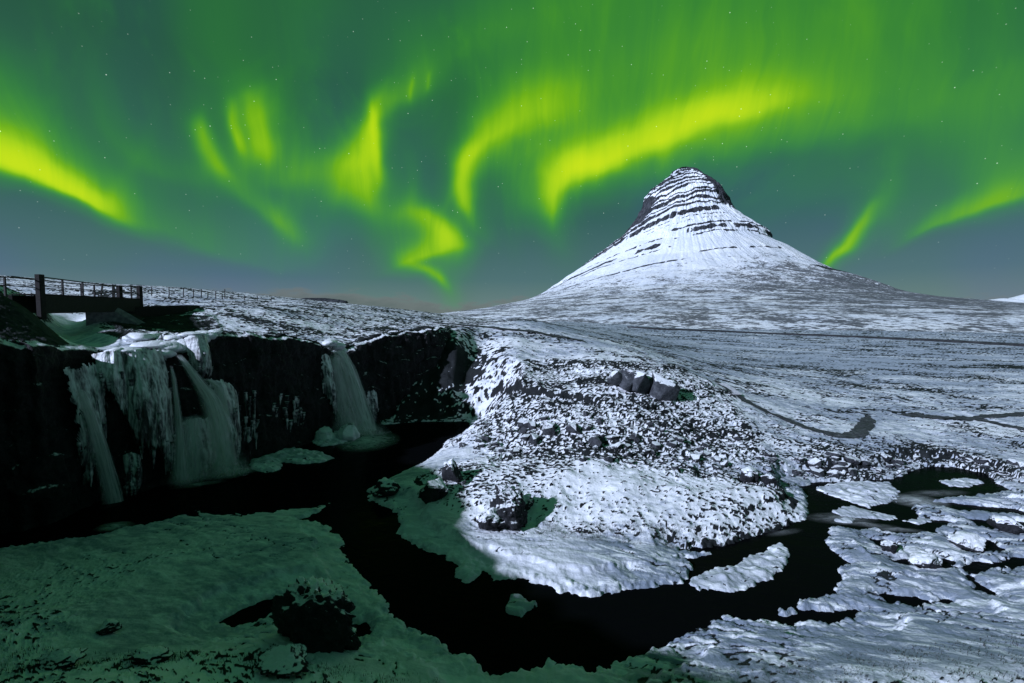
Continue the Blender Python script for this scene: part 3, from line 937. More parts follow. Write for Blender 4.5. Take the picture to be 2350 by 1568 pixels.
hb = HH + tilt
rockm = np.zeros_like(hb)
for (bh, bt, st, c0, c1) in BANDS:
    bc = bh + DIP_Y * (100 - float(np.interp(bh, front_h, front_r)))
    strength = st * sst(cx, c0 - .12, c0 + .05) * (1 - sst(cx, c1 - .05, c1 + .12)) * sst(0.55 + 0.8 * pn2(arc * 1.6 + bh, HH * 0 + bh * 0.37, 103), -0.05, 0.45) * (0.78 + 0.45 * pn2(arc * 13, HH * 0.02 + bh, 114))
    if bh > 300: continue
    tk = bt * 2.0 * (0.75 + 0.6 * pn2(arc * 4.5 + bh, HH * 0 + bh, 113))
    rockm = np.maximum(rockm, strength * (1 - sst(np.abs(hb - bc), tk * 0.40, tk * 0.70)))
# the summit cone: close, continuous beds all the way up, some thick and some thin
ph = hb / 19.0 + 0.55 * pn2(hb * 0.035, arc * 0.35, 116)
bed = np.floor(ph); fb = ph - bed
duty = 0.44 + 0.34 * pn2(arc * 0.9 + bed * 3.1, bed * 0.71, 117) + 0.20 * (np.sin(bed * 2.3) > 0.55)
cone = sst(hb, 296 + DIP_Y * (100 - 140) - 6, 296 + DIP_Y * (100 - 140) + 4)
beds = sst(fb, 0.0, 0.12) * (1 - sst(fb, duty, duty + 0.14)) * cone
beds *= 0.80 + 0.45 * pn2(arc * 12, hb * 0.02, 118)
rockm = np.maximum(rockm, np.clip(beds, 0, 1))
# steeper where rock, flatter where snow: integrate the profile in height
speed = 1.0 - 0.85 * rockm
gm = np.cumsum(speed, axis=0)
ref = np.cumsum(np.ones_like(speed), axis=0)
k = 26
sm = np.copy(gm)
def boxf(a, k):
    c = np.cumsum(np.pad(a, ((k, k), (0, 0)), mode='edge'), axis=0)
    return (c[2 * k:] - c[:-2 * k]) / (2 * k)
gd = gm - boxf(gm, k)
gd2 = (ref - boxf(ref, k))
shift = (gd - gd2) * np.gradient(hrow)[:, None]
hs = HH + np.clip(shift, -12, 12) * sst(HH, 120, 200) * (1 - sst(HH, 440, 450))
rad = prof(hs)
rad += sst(HH, 150, 260) * (9.0 * fbm(arc * 3, HH * 0.025, 5, 104, 0.62) + 3.2 * rockm * fbm(arc * 16, HH * 0.05, 3, 105, 0.6)) * (1 - sst(HH, 442, 450) * 0.8)
rad += (1 - sst(HH, 60, 200)) * 16 * fbm(arc * 2.2, HH * 0.02, 4, 106) + (1 - sst(HH, 150, 260)) * 3.0 * fbm(arc * 6, HH * .03, 4, 107)
# gullies running down the scree apron
rad += sst(HH, 40, 110) * (1 - sst(HH, 210, 260)) * 2.2 * fbm(arc * 12, HH * 0.006, 3, 108, 0.6, ridge=True)
rad = np.maximum(rad, 1.0)
mxp = MX + rad * (cx * math.cos(turn) - sy * math.sin(turn)); myp = MY + rad * (cx * math.sin(turn) + sy * math.cos(turn))
mzp = CAM_Z + (HH / 450.0) * (PEAK.z - CAM_Z) + 0.0
mzp += sst(HH, 415, 440) * 9.0 * fbm(arc * 1.6, HH * .05, 4, 109, 0.6)
heath = (1 - sst(HH + 45 * fbm(arc * 1.8, HH * .012, 4, 110) - 40 * np.clip(cx, 0, 1), 20, 200)) * 0.72
heath += 0.22 * (1 - sst(HH, 100, 165)) * sst(cx, 0.0, 0.45) * sst(HH, -10, 20)
heath = np.maximum(heath, 0.22)
rockm = np.clip(np.maximum(rockm, sst(HH, 255, 320) * (0.20 + 0.22 * fbm(arc * 9, HH * .03, 3, 115))), 0, 1)
shoulder = sst(cx, 0.55, 0.8) * (1 - sst(np.abs(HH - 112), 6, 14))
rockm = np.maximum(rockm, shoulder * 0.75)
rockm = np.maximum(rockm, sst(-cx, 0.45, 0.8) * sst(HH, 250, 275) * (1 - sst(HH, 345, 372)) * 0.75)
rockm = np.maximum(rockm, sst(cx, 0.45, 0.75) * sst(HH, 300, 320) * 0.62)
rockm = np.maximum(rockm, sst(HH, 432, 446) * 0.8)
mesh_obj('mountain', np.stack([mxp, myp, mzp], -1).reshape(-1, 3), grid_faces(NH, NT_, True), M_MOUNT, attrs={'rock': rockm, 'bare': np.clip(heath, 0, 1.2)}, kind='structure')


def far_ridge(name, pts, depth, thick, base_z, seed, rock=0.1):
    """a distant snowy range: skyline points (picture u, v) at a distance, with a front and a back slope"""
    us = np.linspace(pts[0][0], pts[-1][0], 240)
    vs = np.interp(us, [p[0] for p in pts], [p[1] for p in pts])
    crest = np.array([at_y(u, v, depth) for u, v in zip(us, vs)])
    rows = np.linspace(-1, 1, 40)
    V = []
    for r in rows:
        hgt = (1 - abs(r)) ** 0.9
        yy = crest[:, 1] + r * thick
        zz = base_z + (crest[:, 2] - base_z) * hgt
        zz = zz + (0.10 * (crest[:, 2] - base_z)) * hgt * (1 - hgt) * 4 * fbm(us * 0.06, us * 0 + r * 3, 4, seed, 0.55, True)
        V.append(np.stack([crest[:, 0], yy, zz], -1))
    V = np.array(V)
    return mesh_obj(name, V.reshape(-1, 3), grid_faces(40, 240), M_MOUNT,
                    attrs={'rock': np.zeros(V.shape[:2]) + rock, 'bare': np.zeros(V.shape[:2]) + 0.35}, kind='structure')


far_ridge('distant_mountains', [(1950, 735), (2080, 728), (2180, 718), (2230, 700), (2270, 688), (2300, 684), (2320, 686), (2352, 676), (2400, 662), (2480, 690), (2600, 720), (2700, 735)], 5200, 900, -14, 201)
far_ridge('distant_headland', [(655, 700), (668, 688), (700, 683), (745, 683), (780, 687), (796, 690), (801, 699), (808, 706)], 140, 9, 7.0, 203, 0.62)
far_ridge('low_moraine', [(1150, 742), (1185, 735), (1215, 733), (1240, 738), (1262, 747)], 150, 7, 4.0, 205, 0.55)

# ================================================================== cliff of the waterfall
def resample(path, n):
    p = np.array(path, float)
    d = np.concatenate([[0], np.cumsum(np.linalg.norm(np.diff(p, axis=0), axis=1))])
    s = np.linspace(0, d[-1], n)
    return np.stack([np.interp(s, d, p[:, i]) for i in range(p.shape[1])], -1), s


CP, CS = resample([(-14.4, 11.0)] + CLIFF, 900)
for _ in range(40):
    CP[1:-1] = 0.25 * CP[:-2] + 0.5 * CP[1:-1] + 0.25 * CP[2:]
ctan = np.gradient(CP, axis=0); ctan /= np.linalg.norm(ctan, axis=1)[:, None]
cnor = np.stack([ctan[:, 1], -ctan[:, 0]], -1)           # towards the pool
inx = CP - cnor * 1.7
ctop = ground_z(inx[:, 0], inx[:, 1])
kk = np.ones(31) / 31
ctop_s = np.convolve(np.pad(ctop, 15, mode='edge'), kk, 'valid')
ctop = 0.15 * ctop + 0.85 * ctop_s + 0.36 * fbm(CS * 0.8, CS * 0, 4, 301, 0.6)
fx = CP + cnor * 0.8
cbase = np.minimum(ground_z(fx[:, 0], fx[:, 1]), ctop - 0.3) - 0.5
cbase = np.convolve(np.pad(cbase, 30, mode='edge'), np.ones(61) / 61, 'valid')
NV = 130
tv = np.linspace(0, 1, NV)
CZ = cbase[None, :] + (ctop - cbase)[None, :] * tv[:, None]
S2 = np.repeat(CS[None, :], NV, 0)


def cliff_off(S, Zc, T):
    off = 0.22 - 1.05 * T ** 1.6
    off = off + 0.60 * fbm(S * 0.5, Zc * 0.35, 3, 302) + 0.30 * np.abs(pn2(S * 1.25, Zc * 0.22, 303)) + 0.24 * fbm(S * 2.0, Zc * 1.5, 4, 304, 0.65)
    led = Zc / 1.25 + 0.6 * pn2(S * .4, Zc * .2, 305)
    off = off + 0.20 * (led - np.floor(led) - 0.5) * (0.5 + 0.5 * pn2(S * .7, Zc * .5, 306))
    return off


T2 = np.repeat(tv[:, None], CP.shape[0], 1)
OFF = cliff_off(S2, CZ, T2)
OFF = OFF * (1 - sst(T2, 0.97, 1.0)) + (-1.25) * sst(T2, 0.97, 1.0)
CVX = CP[None, :, 0] + cnor[None, :, 0] * OFF
CVY = CP[None, :, 1] + cnor[None, :, 1] * OFF
mesh_obj('cliff', np.stack([CVX, CVY, CZ], -1).reshape(-1, 3), grid_faces(NV, CP.shape[0]), M_CLIFF, kind='structure')


def cliff_at_u(u):
    """run along the cliff whose foot lies at picture column u"""
    fu = CX + F * CP[:, 0] / CP[:, 1]
    return int(np.argmin(np.abs(fu - u)))


def cliff_pt(i, zz, out=0.0):
    t = float(np.clip((zz - cbase[i]) / (ctop[i] - cbase[i]), 0, 1))
    o = float(cliff_off(np.array(CS[i]), np.array(zz), np.array(t))) + out
    return Vector((CP[i, 0] + cnor[i, 0] * o, CP[i, 1] + cnor[i, 1] * o, zz))

# ================================================================== falling water
def on_cliff(u, v, out):
    """a point on picture ray (u, v) standing OUT metres in front of the cliff line"""
    px_, py_ = CP[:, 0] + cnor[:, 0] * out, CP[:, 1] + cnor[:, 1] * out
    i = int(np.argmin(np.abs(CX + F * px_ / py_ - u)))
    return at_y(u, v, py_[i]), i


def waterfall(name, label, paths, layers=3):
    root = None
    for pi, (pth, dens, outs, *soft) in enumerate(paths):
        spray = bool(soft)
        n = len(pth)
        cen, wid, nrm, tng = [], [], [], []
        for k, (u, v, w) in enumerate(pth):
            o = outs[0] + (outs[1] - outs[0]) * (k / (n - 1)) ** 1.2
            p, i = on_cliff(u, v, o)
            cen.append(p); wid.append(w * p.y / F)
            nrm.append((cnor[i, 0], cnor[i, 1])); tng.append((ctan[i, 0], ctan[i, 1]))
        cen = np.array(cen); wid = np.array(wid); nm = np.mean(nrm, 0)
        # spread across the sight line, half way between the cliff's own run and the view
        view = cen[n // 2, :2] / np.linalg.norm(cen[n // 2, :2])
        side = np.array([view[1], -view[0]])
        tt_ = np.linspace(0, 1, n); td = np.linspace(0, 1, 60)
        C = np.stack([np.interp(td, tt_, cen[:, i]) for i in range(3)], -1)
        for _ in range(6): C[1:-1] = 0.25 * C[:-2] + 0.5 * C[1:-1] + 0.25 * C[2:]
        Wd = np.interp(td, tt_, wid)
        length = float(np.sum(np.linalg.norm(np.diff(cen, axis=0), axis=1)))
        for L in range(layers):
            ws = [1.15, 0.95, 0.7, 0.5][L]
            a = np.linspace(-1, 1, 25)
            bul = (1 - a ** 2) * (0.55 - 0.16 * L)
            wob = 0.10 * pn2(td[:, None] * 5 + L * 7, a[None, :] * 3 + pi, 400 + L)
            off = Wd[:, None] * (bul[None, :] + wob)
            Vx = C[:, None, 0] + side[0] * a[None, :] * Wd[:, None] * ws + nm[0] * off
            Vy = C[:, None, 1] + side[1] * a[None, :] * Wd[:, None] * ws + nm[1] * off
            Vz = C[:, None, 2] + 0 * off
            dn = (1 - np.abs(a[None, :]) ** 2) ** 1.3 * dens * sst(td, 0, 0.75 if spray else 0.08)[:, None] * (1 - 0.6 * sst(td, 0.88, 1.0))[:, None]
            ob = mesh_obj('stream' if root else name, np.stack([Vx, Vy, Vz], -1).reshape(-1, 3), grid_faces(60, 25), M_FALL,
                          parent=root, attrs={'across': np.repeat(a[None, :] * 0.5 * ws, 60, 0), 'down': np.repeat(td[:, None] * length, 25, 1),
                                              'dens': dn, 'layer': np.full((60, 25), L * 3.7 + pi * 11.3)})
            if root is None:
                root = ob
                tag(root, label, 'waterfall', 'waterfalls over the black cliff')
    return root


waterfall('waterfall', 'narrow slanting waterfall at the dark end of the ice curtains',
          [([(184, 890, 7), (192, 920, 11), (208, 965, 14), (228, 1030, 16), (246, 1095, 17), (258, 1150, 19), (265, 1206, 24)], 0.85, (0.9, 1.7)),
           ([(258, 1150, 22), (263, 1185, 34), (265, 1212, 46)], 0.40, (1.7, 1.9), 1)])
waterfall('waterfall', 'thin thread of water falling just beside the central ice column',
          [([(392, 838, 3), (399, 870, 5), (406, 930, 7), (411, 1000, 11), (413, 1070, 17), (413, 1112, 20)], 0.6, (0.9, 1.5))], 2)
waterfall('waterfall', 'wide fanning waterfall beside the square block of hanging ice',
          [([(408, 812, 6), (428, 838, 9), (452, 872, 13), (482, 915, 21), (500, 970, 25), (508, 1030, 28), (512, 1082, 33)], 0.8, (0.7, 1.8)),
           ([(470, 868, 10), (500, 885, 12), (512, 930, 14), (520, 990, 16)], 0.6, (0.5, 1.0)),
           ([(440, 950, 24), (440, 1010, 36), (436, 1070, 40), (432, 1105, 46)], 0.42, (0.7, 1.3)),
           ([(512, 1030, 34), (514, 1060, 46), (518, 1092, 60)], 0.40, (1.8, 2.0), 1)])
waterfall('waterfall', 'single stout waterfall plunging from a notch in the black cliff',
          [([(772, 800, 14), (783, 818, 16), (798, 850, 18), (814, 900, 21), (828, 950, 23), (837, 985, 25), (842, 1012, 28)], 1.25, (-0.5, 2.2)),
           ([(764, 812, 14), (770, 850, 20), (780, 910, 27), (790, 960, 34), (802, 1005, 44)], 0.5, (-0.2, 1.3)),
           ([(832, 960, 34), (836, 990, 50), (840, 1020, 70)], 0.55, (2.2, 2.5), 1)])


def foam(label, u, v, ru, rv, dens, rot=0.0):
    c = at_z(u, v, 0.012)
    rx = ru * c[1] / F; ry = rv * c[1] * c[1] / (F * CAM_Z)
    a = np.linspace(0, 2 * math.pi, 49)[:-1]; r = np.linspace(0, 1, 14)
    V, D = [], []
    for rr in r:
        lx = rx * rr * np.cos(a); ly = ry * rr * np.sin(a)
        V.append(np.stack([c[0] + lx * math.cos(rot) - ly * math.sin(rot), c[1] + lx * math.sin(rot) + ly * math.cos(rot), 0.012 + 0.10 * (1 - rr) ** 2 + 0 * a], -1))
        D.append(np.full(48, dens * (1 - rr ** 1.4) ** 1.3))
    o = mesh_obj('foam', np.array(V).reshape(-1, 3), grid_faces(14, 48, True), M_FOAM, attrs={'dens': np.array(D)})
    o['kind'] = 'stuff'; tag(o, label, 'foam')
    return o


foam('pale splash where the narrow slanting waterfall lands', 264, 1208, 44, 14, 0.85)
foam('long pale streak of foam below the fanning waterfall', 535, 1082, 80, 10, 0.7, 0.35)
foam('thin streak of foam along the foot of the ice curtains', 455, 1112, 60, 8, 0.5, 0.45)
foam('broad green-lit foam spreading from the single stout waterfall', 845, 1012, 76, 26, 1.1, 0.15)
foam('blurred white rapid between the ice ledges of the far river bend', 2105, 1150, 70, 20, 0.75)
foam('pale riffles at the river bend beside the snowy mound', 1930, 1190, 90, 16, 0.30)

foam('faint streak of foam sweeping round the far river bend', 1985, 1204, 80, 8, 0.28, -0.2)
foam('faint streak of foam along the ice ledges below the rapid', 2060, 1216, 70, 7, 0.26, -0.1)
foam('thin pale foam standing in for sheen on the dark upper pool above the rapid', 2150, 1132, 90, 9, 0.22, 0.1)  # sheen on the water, painted in as a faint pale patch
foam('soft pale riffle under the steep front of the snowy mound', 1800, 1222, 60, 7, 0.16, 0.3)

# ================================================================== frozen curtains
def icicle_mesh(seed):
    bm = bmesh.new()
    rings = 9; seg = 8
    prev = None
    for r in range(rings):
        t = r / (rings - 1)
        rad = 0.09 * (1 - t) ** 0.8 * (1 + 0.25 * math.sin(r * 2.1 + seed)) + 0.004
        cur = [bm.verts.new((rad * math.cos(6.2832 * s / seg + r * .2) + 0.03 * math.sin(seed + 2 * t), rad * math.sin(6.2832 * s / seg + r * .2), -t)) for s in range(seg)]
        if prev:
            for s in range(seg): bm.faces.new((prev[s], prev[(s + 1) % seg], cur[(s + 1) % seg], cur[s]))
        prev = cur
    bm.faces.new(list(reversed(prev)))
    me = bpy.data.meshes.new('icicle'); bm.to_mesh(me); bm.free()
    for p in me.polygons: p.use_smooth = True
    me.materials.append(M_ICE)
    return me


ICICLES = [icicle_mesh(s) for s in range(5)]


def ice_curtain(label, tops, bots, bulge, seed, n_ic=10, ic_len=(0.5, 1.3), sheet=True, flute=0.20):
    """ice frozen onto the cliff between an upper and a lower edge (picture points), with icicles under its hem"""
    u0, u1 = tops[0][0], tops[-1][0]
    nu, nv = 70, 90
    us = np.linspace(u0, u1, nu)
    vt = np.interp(us, [p[0] for p in tops], [p[1] for p in tops])
    vb = np.interp(us, [p[0] for p in bots], [p[1] for p in bots])
    vb = vb + (vb - vt) * 0.10 * pn2(us * 0.22, us * 0, seed) + (vb - vt) * 0.06 * pn2(us * .6, us * 0, seed + 1)
    V = np.zeros((nv, nu, 3))
    for j in range(nu):
        p0, i = on_cliff(us[j], vt[j], 0.1)
        p1, _ = on_cliff(us[j], vb[j], 0.1)
        e = math.sin(math.pi * (j + 0.5) / nu) ** 0.5
        t = np.linspace(0, 1, nv)
        zz = p0.z + (p1.z - p0.z) * t
        s = CS[i] + 0 * t
        off = 0.05 + bulge * e * (0.35 + 0.65 * np.sin(np.pi * np.clip(t * 0.85 + 0.12, 0, 1)) ** 0.7)
        off = off + flute * e * np.abs(pn2(us[j] * 0.13 + 0 * t, zz * 0.35, seed + 2)) * 1.6 + 0.16 * e * fbm(us[j] * 0.09 + 0 * t, zz * 1.3, 4, seed + 3, 0.6)
        off = off * (1 - sst(t, 0.86, 1.0) * 0.8) - 0.35 * (1 - e)
        ct = np.clip((zz - cbase[i]) / (ctop[i] - cbase[i]), 0, 1)
        off = off + 0.25 - 0.9 * ct ** 1.8
        V[:, j, 0] = CP[i, 0] + cnor[i, 0] * off + (p0.x - CP[i, 0] - cnor[i, 0] * 0.1) * 0
        V[:, j, 1] = CP[i, 1] + cnor[i, 1] * off
        V[:, j, 2] = zz
    V[:, :, 0] = np.array([np.convolve(np.pad(r, 3, mode='edge'), np.ones(7) / 7, 'valid') for r in V[:, :, 0]])
    V[:, :, 1] = np.array([np.convolve(np.pad(r, 3, mode='edge'), np.ones(7) / 7, 'valid') for r in V[:, :, 1]])
    foot = V[-1, nu // 2]
    root = thing('ice_curtain', label, 'frozen waterfall', tuple(foot), 'ice curtains hanging on the cliff')
    loc = np.array(foot)
    if sheet:
        aa = np.minimum(np.linspace(0, 1, nu), np.linspace(1, 0, nu))[None, :] * 3.0
        bb = np.minimum(np.linspace(0.04, 1, nv) * 6, np.linspace(1, 0, nv) * 2.5)[:, None]
        msk = np.minimum(np.minimum(aa, bb), 1.0) + 0.55 * fbm(us[None, :] * 0.10, V[:, :, 2] * 1.6, 4, seed + 5, 0.6)
        f = grid_faces(nv, nu)
        f = f[(msk.ravel()[f] > 0.22).all(1)]
        mesh_obj('ice_sheet', (V - loc).reshape(-1, 3), f, M_ICE, parent=root)
    rr = random.Random(seed)
    for k in range(n_ic):
        j = rr.randrange(3, nu - 3); row = rr.randrange(int(nv * 0.72), nv - 8) if k % 3 else rr.randrange(nv // 3, nv - 8)
        if not sheet: row = rr.randrange(4, nv - 8)
        p = V[row, j] - loc
        ic = bpy.data.objects.new('icicle', ICICLES[rr.randrange(5)])
        COL.objects.link(ic); ic.parent = root
        ln = rr.uniform(*ic_len)
        ic.location = (p[0], p[1], p[2] + 0.15)
        ic.scale = (rr.uniform(.7, 1.5), rr.uniform(.7, 1.5), ln)
        ic.rotation_euler = (0, 0, rr.uniform(0, 6))
    return root


ice_curtain('tall grey ice curtain behind the narrow slanting waterfall', [(148, 850), (175, 835), (210, 832), (244, 850)], [(148, 1040), (165, 1120), (200, 1135), (244, 1010)], 0.75, 501, 14, (0.4, 1.0))
ice_curtain('bright lumpy ice hanging under the snowy lip beside the slanting waterfall', [(205, 815), (250, 805), (300, 803)], [(205, 870), (245, 905), (270, 960), (300, 985)], 0.85, 511, 8, (0.3, 0.8))
ice_curtain('broad dark central ice column with a hem of long icicles', [(262, 806), (300, 800), (350, 797), (394, 804)], [(262, 930), (300, 1045), (345, 1060), (380, 1085), (394, 1060)], 1.0, 521, 18, (0.6, 1.5))
ice_curtain('square block of pale ice at the far end of the big fall', [(430, 785), (445, 772), (475, 768), (493, 772)], [(430, 845), (450, 868), (475, 876), (493, 872)], 0.7, 531, 7, (0.2, 0.5))
ice_curtain('spreading skirt of ice below the square ice block', [(466, 872), (490, 866), (520, 880), (545, 905)], [(466, 1000), (490, 1050), (520, 1062), (545, 1045)], 0.6, 541, 12, (0.4, 1.0))
ice_curtain('row of thin dark icicles on the bare cliff past the ice skirt', [(540, 890), (560, 880), (590, 900)], [(540, 1000), (565, 1030), (590, 990)], 0.12, 551, 30, (0.5, 1.4), sheet=False)
ice_curtain('low veil of ice along the pool under the thin thread of water', [(385, 985), (420, 960), (470, 955), (500, 975)], [(385, 1100), (420, 1098), (470, 1088), (500, 1075)], 0.4, 561, 14, (0.4, 0.9))
ice_curtain('short ice curtain low on the cliff between stream and ice column', [(262, 1045), (285, 1035), (312, 1045)], [(262, 1120), (285, 1135), (312, 1118)], 0.3, 571, 8, (0.3, 0.7))
ice_curtain('slim ice fringe hanging beside the stout waterfall', [(742, 820), (752, 812), (768, 820)], [(742, 905), (752, 960), (768, 930)], 0.35, 581, 8, (0.4, 1.0))
ice_curtain('small ice fringe on the black cliff beyond the stout waterfall', [(836, 900), (850, 892), (866, 905)], [(836, 950), (850, 968), (866, 945)], 0.2, 591, 7, (0.3, 0.8))
ice_curtain('sparse icicles in the middle of the bare black cliff', [(612, 905), (650, 890), (700, 905)], [(612, 950), (650, 985), (700, 960)], 0.02, 601, 34, (0.3, 0.9), sheet=False)


def lump_mesh(name, seed, mat, sub=3, amp=0.25, fine=0.06, flat=1.0, facets=0):
    bm = bmesh.new(); bmesh.ops.create_icosphere(bm, subdivisions=sub, radius=1.0)
    co = np.array([v.co[:] for v in bm.verts])
    n = (pn2(co[:, 0] * 1.3 + seed, co[:, 1] * 1.3, seed) + pn2(co[:, 1] * 1.3, co[:, 2] * 1.3 + seed, seed + 1) + pn2(co[:, 2] * 1.3 + seed, co[:, 0] * 1.3, seed + 2)) / 2
    n2 = (pn2(co[:, 0] * 4 + seed, co[:, 1] * 4, seed + 3) + pn2(co[:, 1] * 4, co[:, 2] * 4 + seed, seed + 4)) / 1.5
    co = co * (1 + amp * n + fine * n2)[:, None]
    rr = random.Random(seed)
    for _ in range(facets):
        nv_ = np.array([rr.gauss(0, 1), rr.gauss(0, 1), rr.gauss(0, .8)]); nv_ /= np.linalg.norm(nv_)
        ex_ = np.maximum(0, co @ nv_ - (rr.uniform(.55, .85) if facets < 20 else rr.uniform(.42, .70)))
        co = co - ex_[:, None] * nv_ * 0.9
    co[:, 2] *= flat
    for v, c in zip(bm.verts, co): v.co = c
    me = bpy.data.meshes.new(name); bm.to_mesh(me); bm.free()
    for p in me.polygons: p.use_smooth = True
    me.materials.append(mat)
    return me


LUMPS = [lump_mesh('snow_pillow', 700 + 11 * s, M_SNOWICE, 3, 0.30, 0.10) for s in range(4)]
for k, (u, v, w, h) in enumerate([(268, 812, 20, 12), (290, 826, 18, 13), (322, 776, 30, 10), (350, 792, 34, 8), (388, 800, 32, 11), (420, 797, 24, 13), (452, 782, 24, 11), (474, 774, 20, 8),
                                  (402, 776, 20, 6), (440, 768, 24, 5), (376, 812, 20, 9), (352, 770, 12, 5), (492, 763, 14, 5), (300, 806, 26, 7), (240, 818, 18, 8), (468, 764, 20, 4), (756, 788, 16, 7), (776, 794, 14, 8), (788, 806, 9, 6)]):
    p = pick(u, v) if v < 806 and u < 700 else on_cliff(u, v, -0.45)[0]
    o = bpy.data.objects.new('snow_pillow', LUMPS[k % 4]); COL.objects.link(o)
    rx = w * p.y / F; rz = h * p.y / F
    o.location = (p.x, p.y, p.z); o.scale = (rx * 1.15, rx, rz * 1.25); o.rotation_euler = (0, 0, k * 1.3)
    if u > 700: tag(o, 'rounded snow pillow in the notch above the stout waterfall', 'snow pillow', 'snow pillows in the notch')
    else: tag(o, 'rounded snow pillow on the lip of the big frozen fall', 'snow pillow', 'snow pillows along the lip of the big fall')

# ================================================================== ice floes
def ice_floe(label, poly_px, h=0.30, seed=0):
    poly = pxpoly(poly_px)
    xs = [p[0] for p in poly]; ys_ = [p[1] for p in poly]
    step = max(0.035, min(0.07, (max(xs) - min(xs)) / 130))
    gx = np.arange(min(xs) - .3, max(xs) + .3, step); gy = np.arange(min(ys_) - .3, max(ys_) + .3, step)
    X_, Y_ = np.meshgrid(gx, gy)
    sd = poly_sd(X_, Y_, poly) + 0.13 * pn2(X_ * 1.6, Y_ * 1.6, seed) + 0.10 * pn2(X_ * 4, Y_ * 4, seed + 1) + 0.05 * pn2(X_ * 10, Y_ * 10, seed + 7)
    wr_ = fbm(X_ * 1.3, Y_ * 1.8, 4, seed + 2, 0.55)
    Zf = -0.12 + (h * (0.35 + 0.65 * sst(sd, 0.05, 0.9)) * (0.75 + 0.5 * pn2(X_ * 2.3, Y_ * 2.3, seed + 9)) + 0.12) * sst(sd, -0.06, 0.12) + sst(sd, 0.02, 0.4) * (0.05 * wr_ + 0.03 * pn2(X_ * 4, Y_ * 4, seed + 3)) + 0.12 * np.exp(-((sd - .25) / .25) ** 2) * np.maximum(0, pn2(X_ * 2, Y_ * 2, seed + 4))
    f = grid_faces(X_.shape[0], X_.shape[1])
    keep = (sd.ravel()[f] > -0.08).any(1)
    f = f[keep]
    used = np.unique(f); remap = np.full(X_.size, -1); remap[used] = np.arange(len(used))
    V = np.stack([X_, Y_, Zf], -1).reshape(-1, 3)[used]
    br = sst(0.5 + 0.5 * fbm(X_ * 2.3, Y_ * 2.9, 4, seed + 6, 0.65), 0.60, 0.70) * 0.8
    o = mesh_obj('ice_floe', V, remap[f], M_GROUND, attrs={'bare': br.ravel()[used], 'ice': np.full(len(used), 0.6), 'thin': np.full(len(used), 0.2)})
    return tag(o, label, 'ice floe', 'ice floes on the river')


ice_floe('large pale ice floe filling the inside of the river bend', [(1568, 1345), (1600, 1318), (1640, 1303), (1690, 1296), (1725, 1275), (1788, 1245), (1812, 1262), (1817, 1290), (1775, 1330), (1690, 1362), (1620, 1357)], 0.22, 801)
ice_floe('small lone chunk of ice in mid river', [(1155, 1395), (1170, 1372), (1198, 1372), (1212, 1384), (1236, 1380), (1240, 1390), (1215, 1402), (1195, 1415), (1165, 1412)], 0.42, 811)
ice_floe('flat ledge of ice across the upper reach beside the rocky bank', [(1872, 1122), (1900, 1110), (1960, 1105), (2040, 1108), (2066, 1130), (2052, 1152), (1995, 1166), (1945, 1150), (1900, 1138)], 0.2, 821)
ice_floe('oval ice floe in the dark upper pool', [(2155, 1104), (2200, 1097), (2250, 1101), (2258, 1110), (2220, 1121), (2180, 1118)], 0.15, 831)
ice_floe('jagged pale ice floe at the foot of the cliff below the icicles', [(570, 1060), (610, 1040), (670, 1028), (730, 1038), (770, 1052), (740, 1062), (690, 1066), (650, 1062), (646, 1080), (605, 1086), (572, 1078)], 0.28, 841)
ice_floe('shelf of ice round the boulder beside the stout waterfall', [(712, 1012), (735, 985), (775, 975), (810, 992), (800, 1015), (770, 1022), (735, 1026)], 0.3, 851)
ice_floe('sliver of ice in the riffles at the river bend', [(1908, 1192), (1940, 1186), (1968, 1192), (1950, 1201), (1915, 1202)], 0.15, 861)
ice_floe('broken ice plate in the rapids below the upper pool', [(1900, 1172), (1950, 1160), (2000, 1172), (2060, 1186), (2040, 1196), (1980, 1190), (1930, 1186)], 0.14, 871)
ice_floe('thin ice plate at the edge of the blurred rapid', [(2070, 1196), (2110, 1186), (2150, 1196), (2110, 1206)], 0.14, 881)

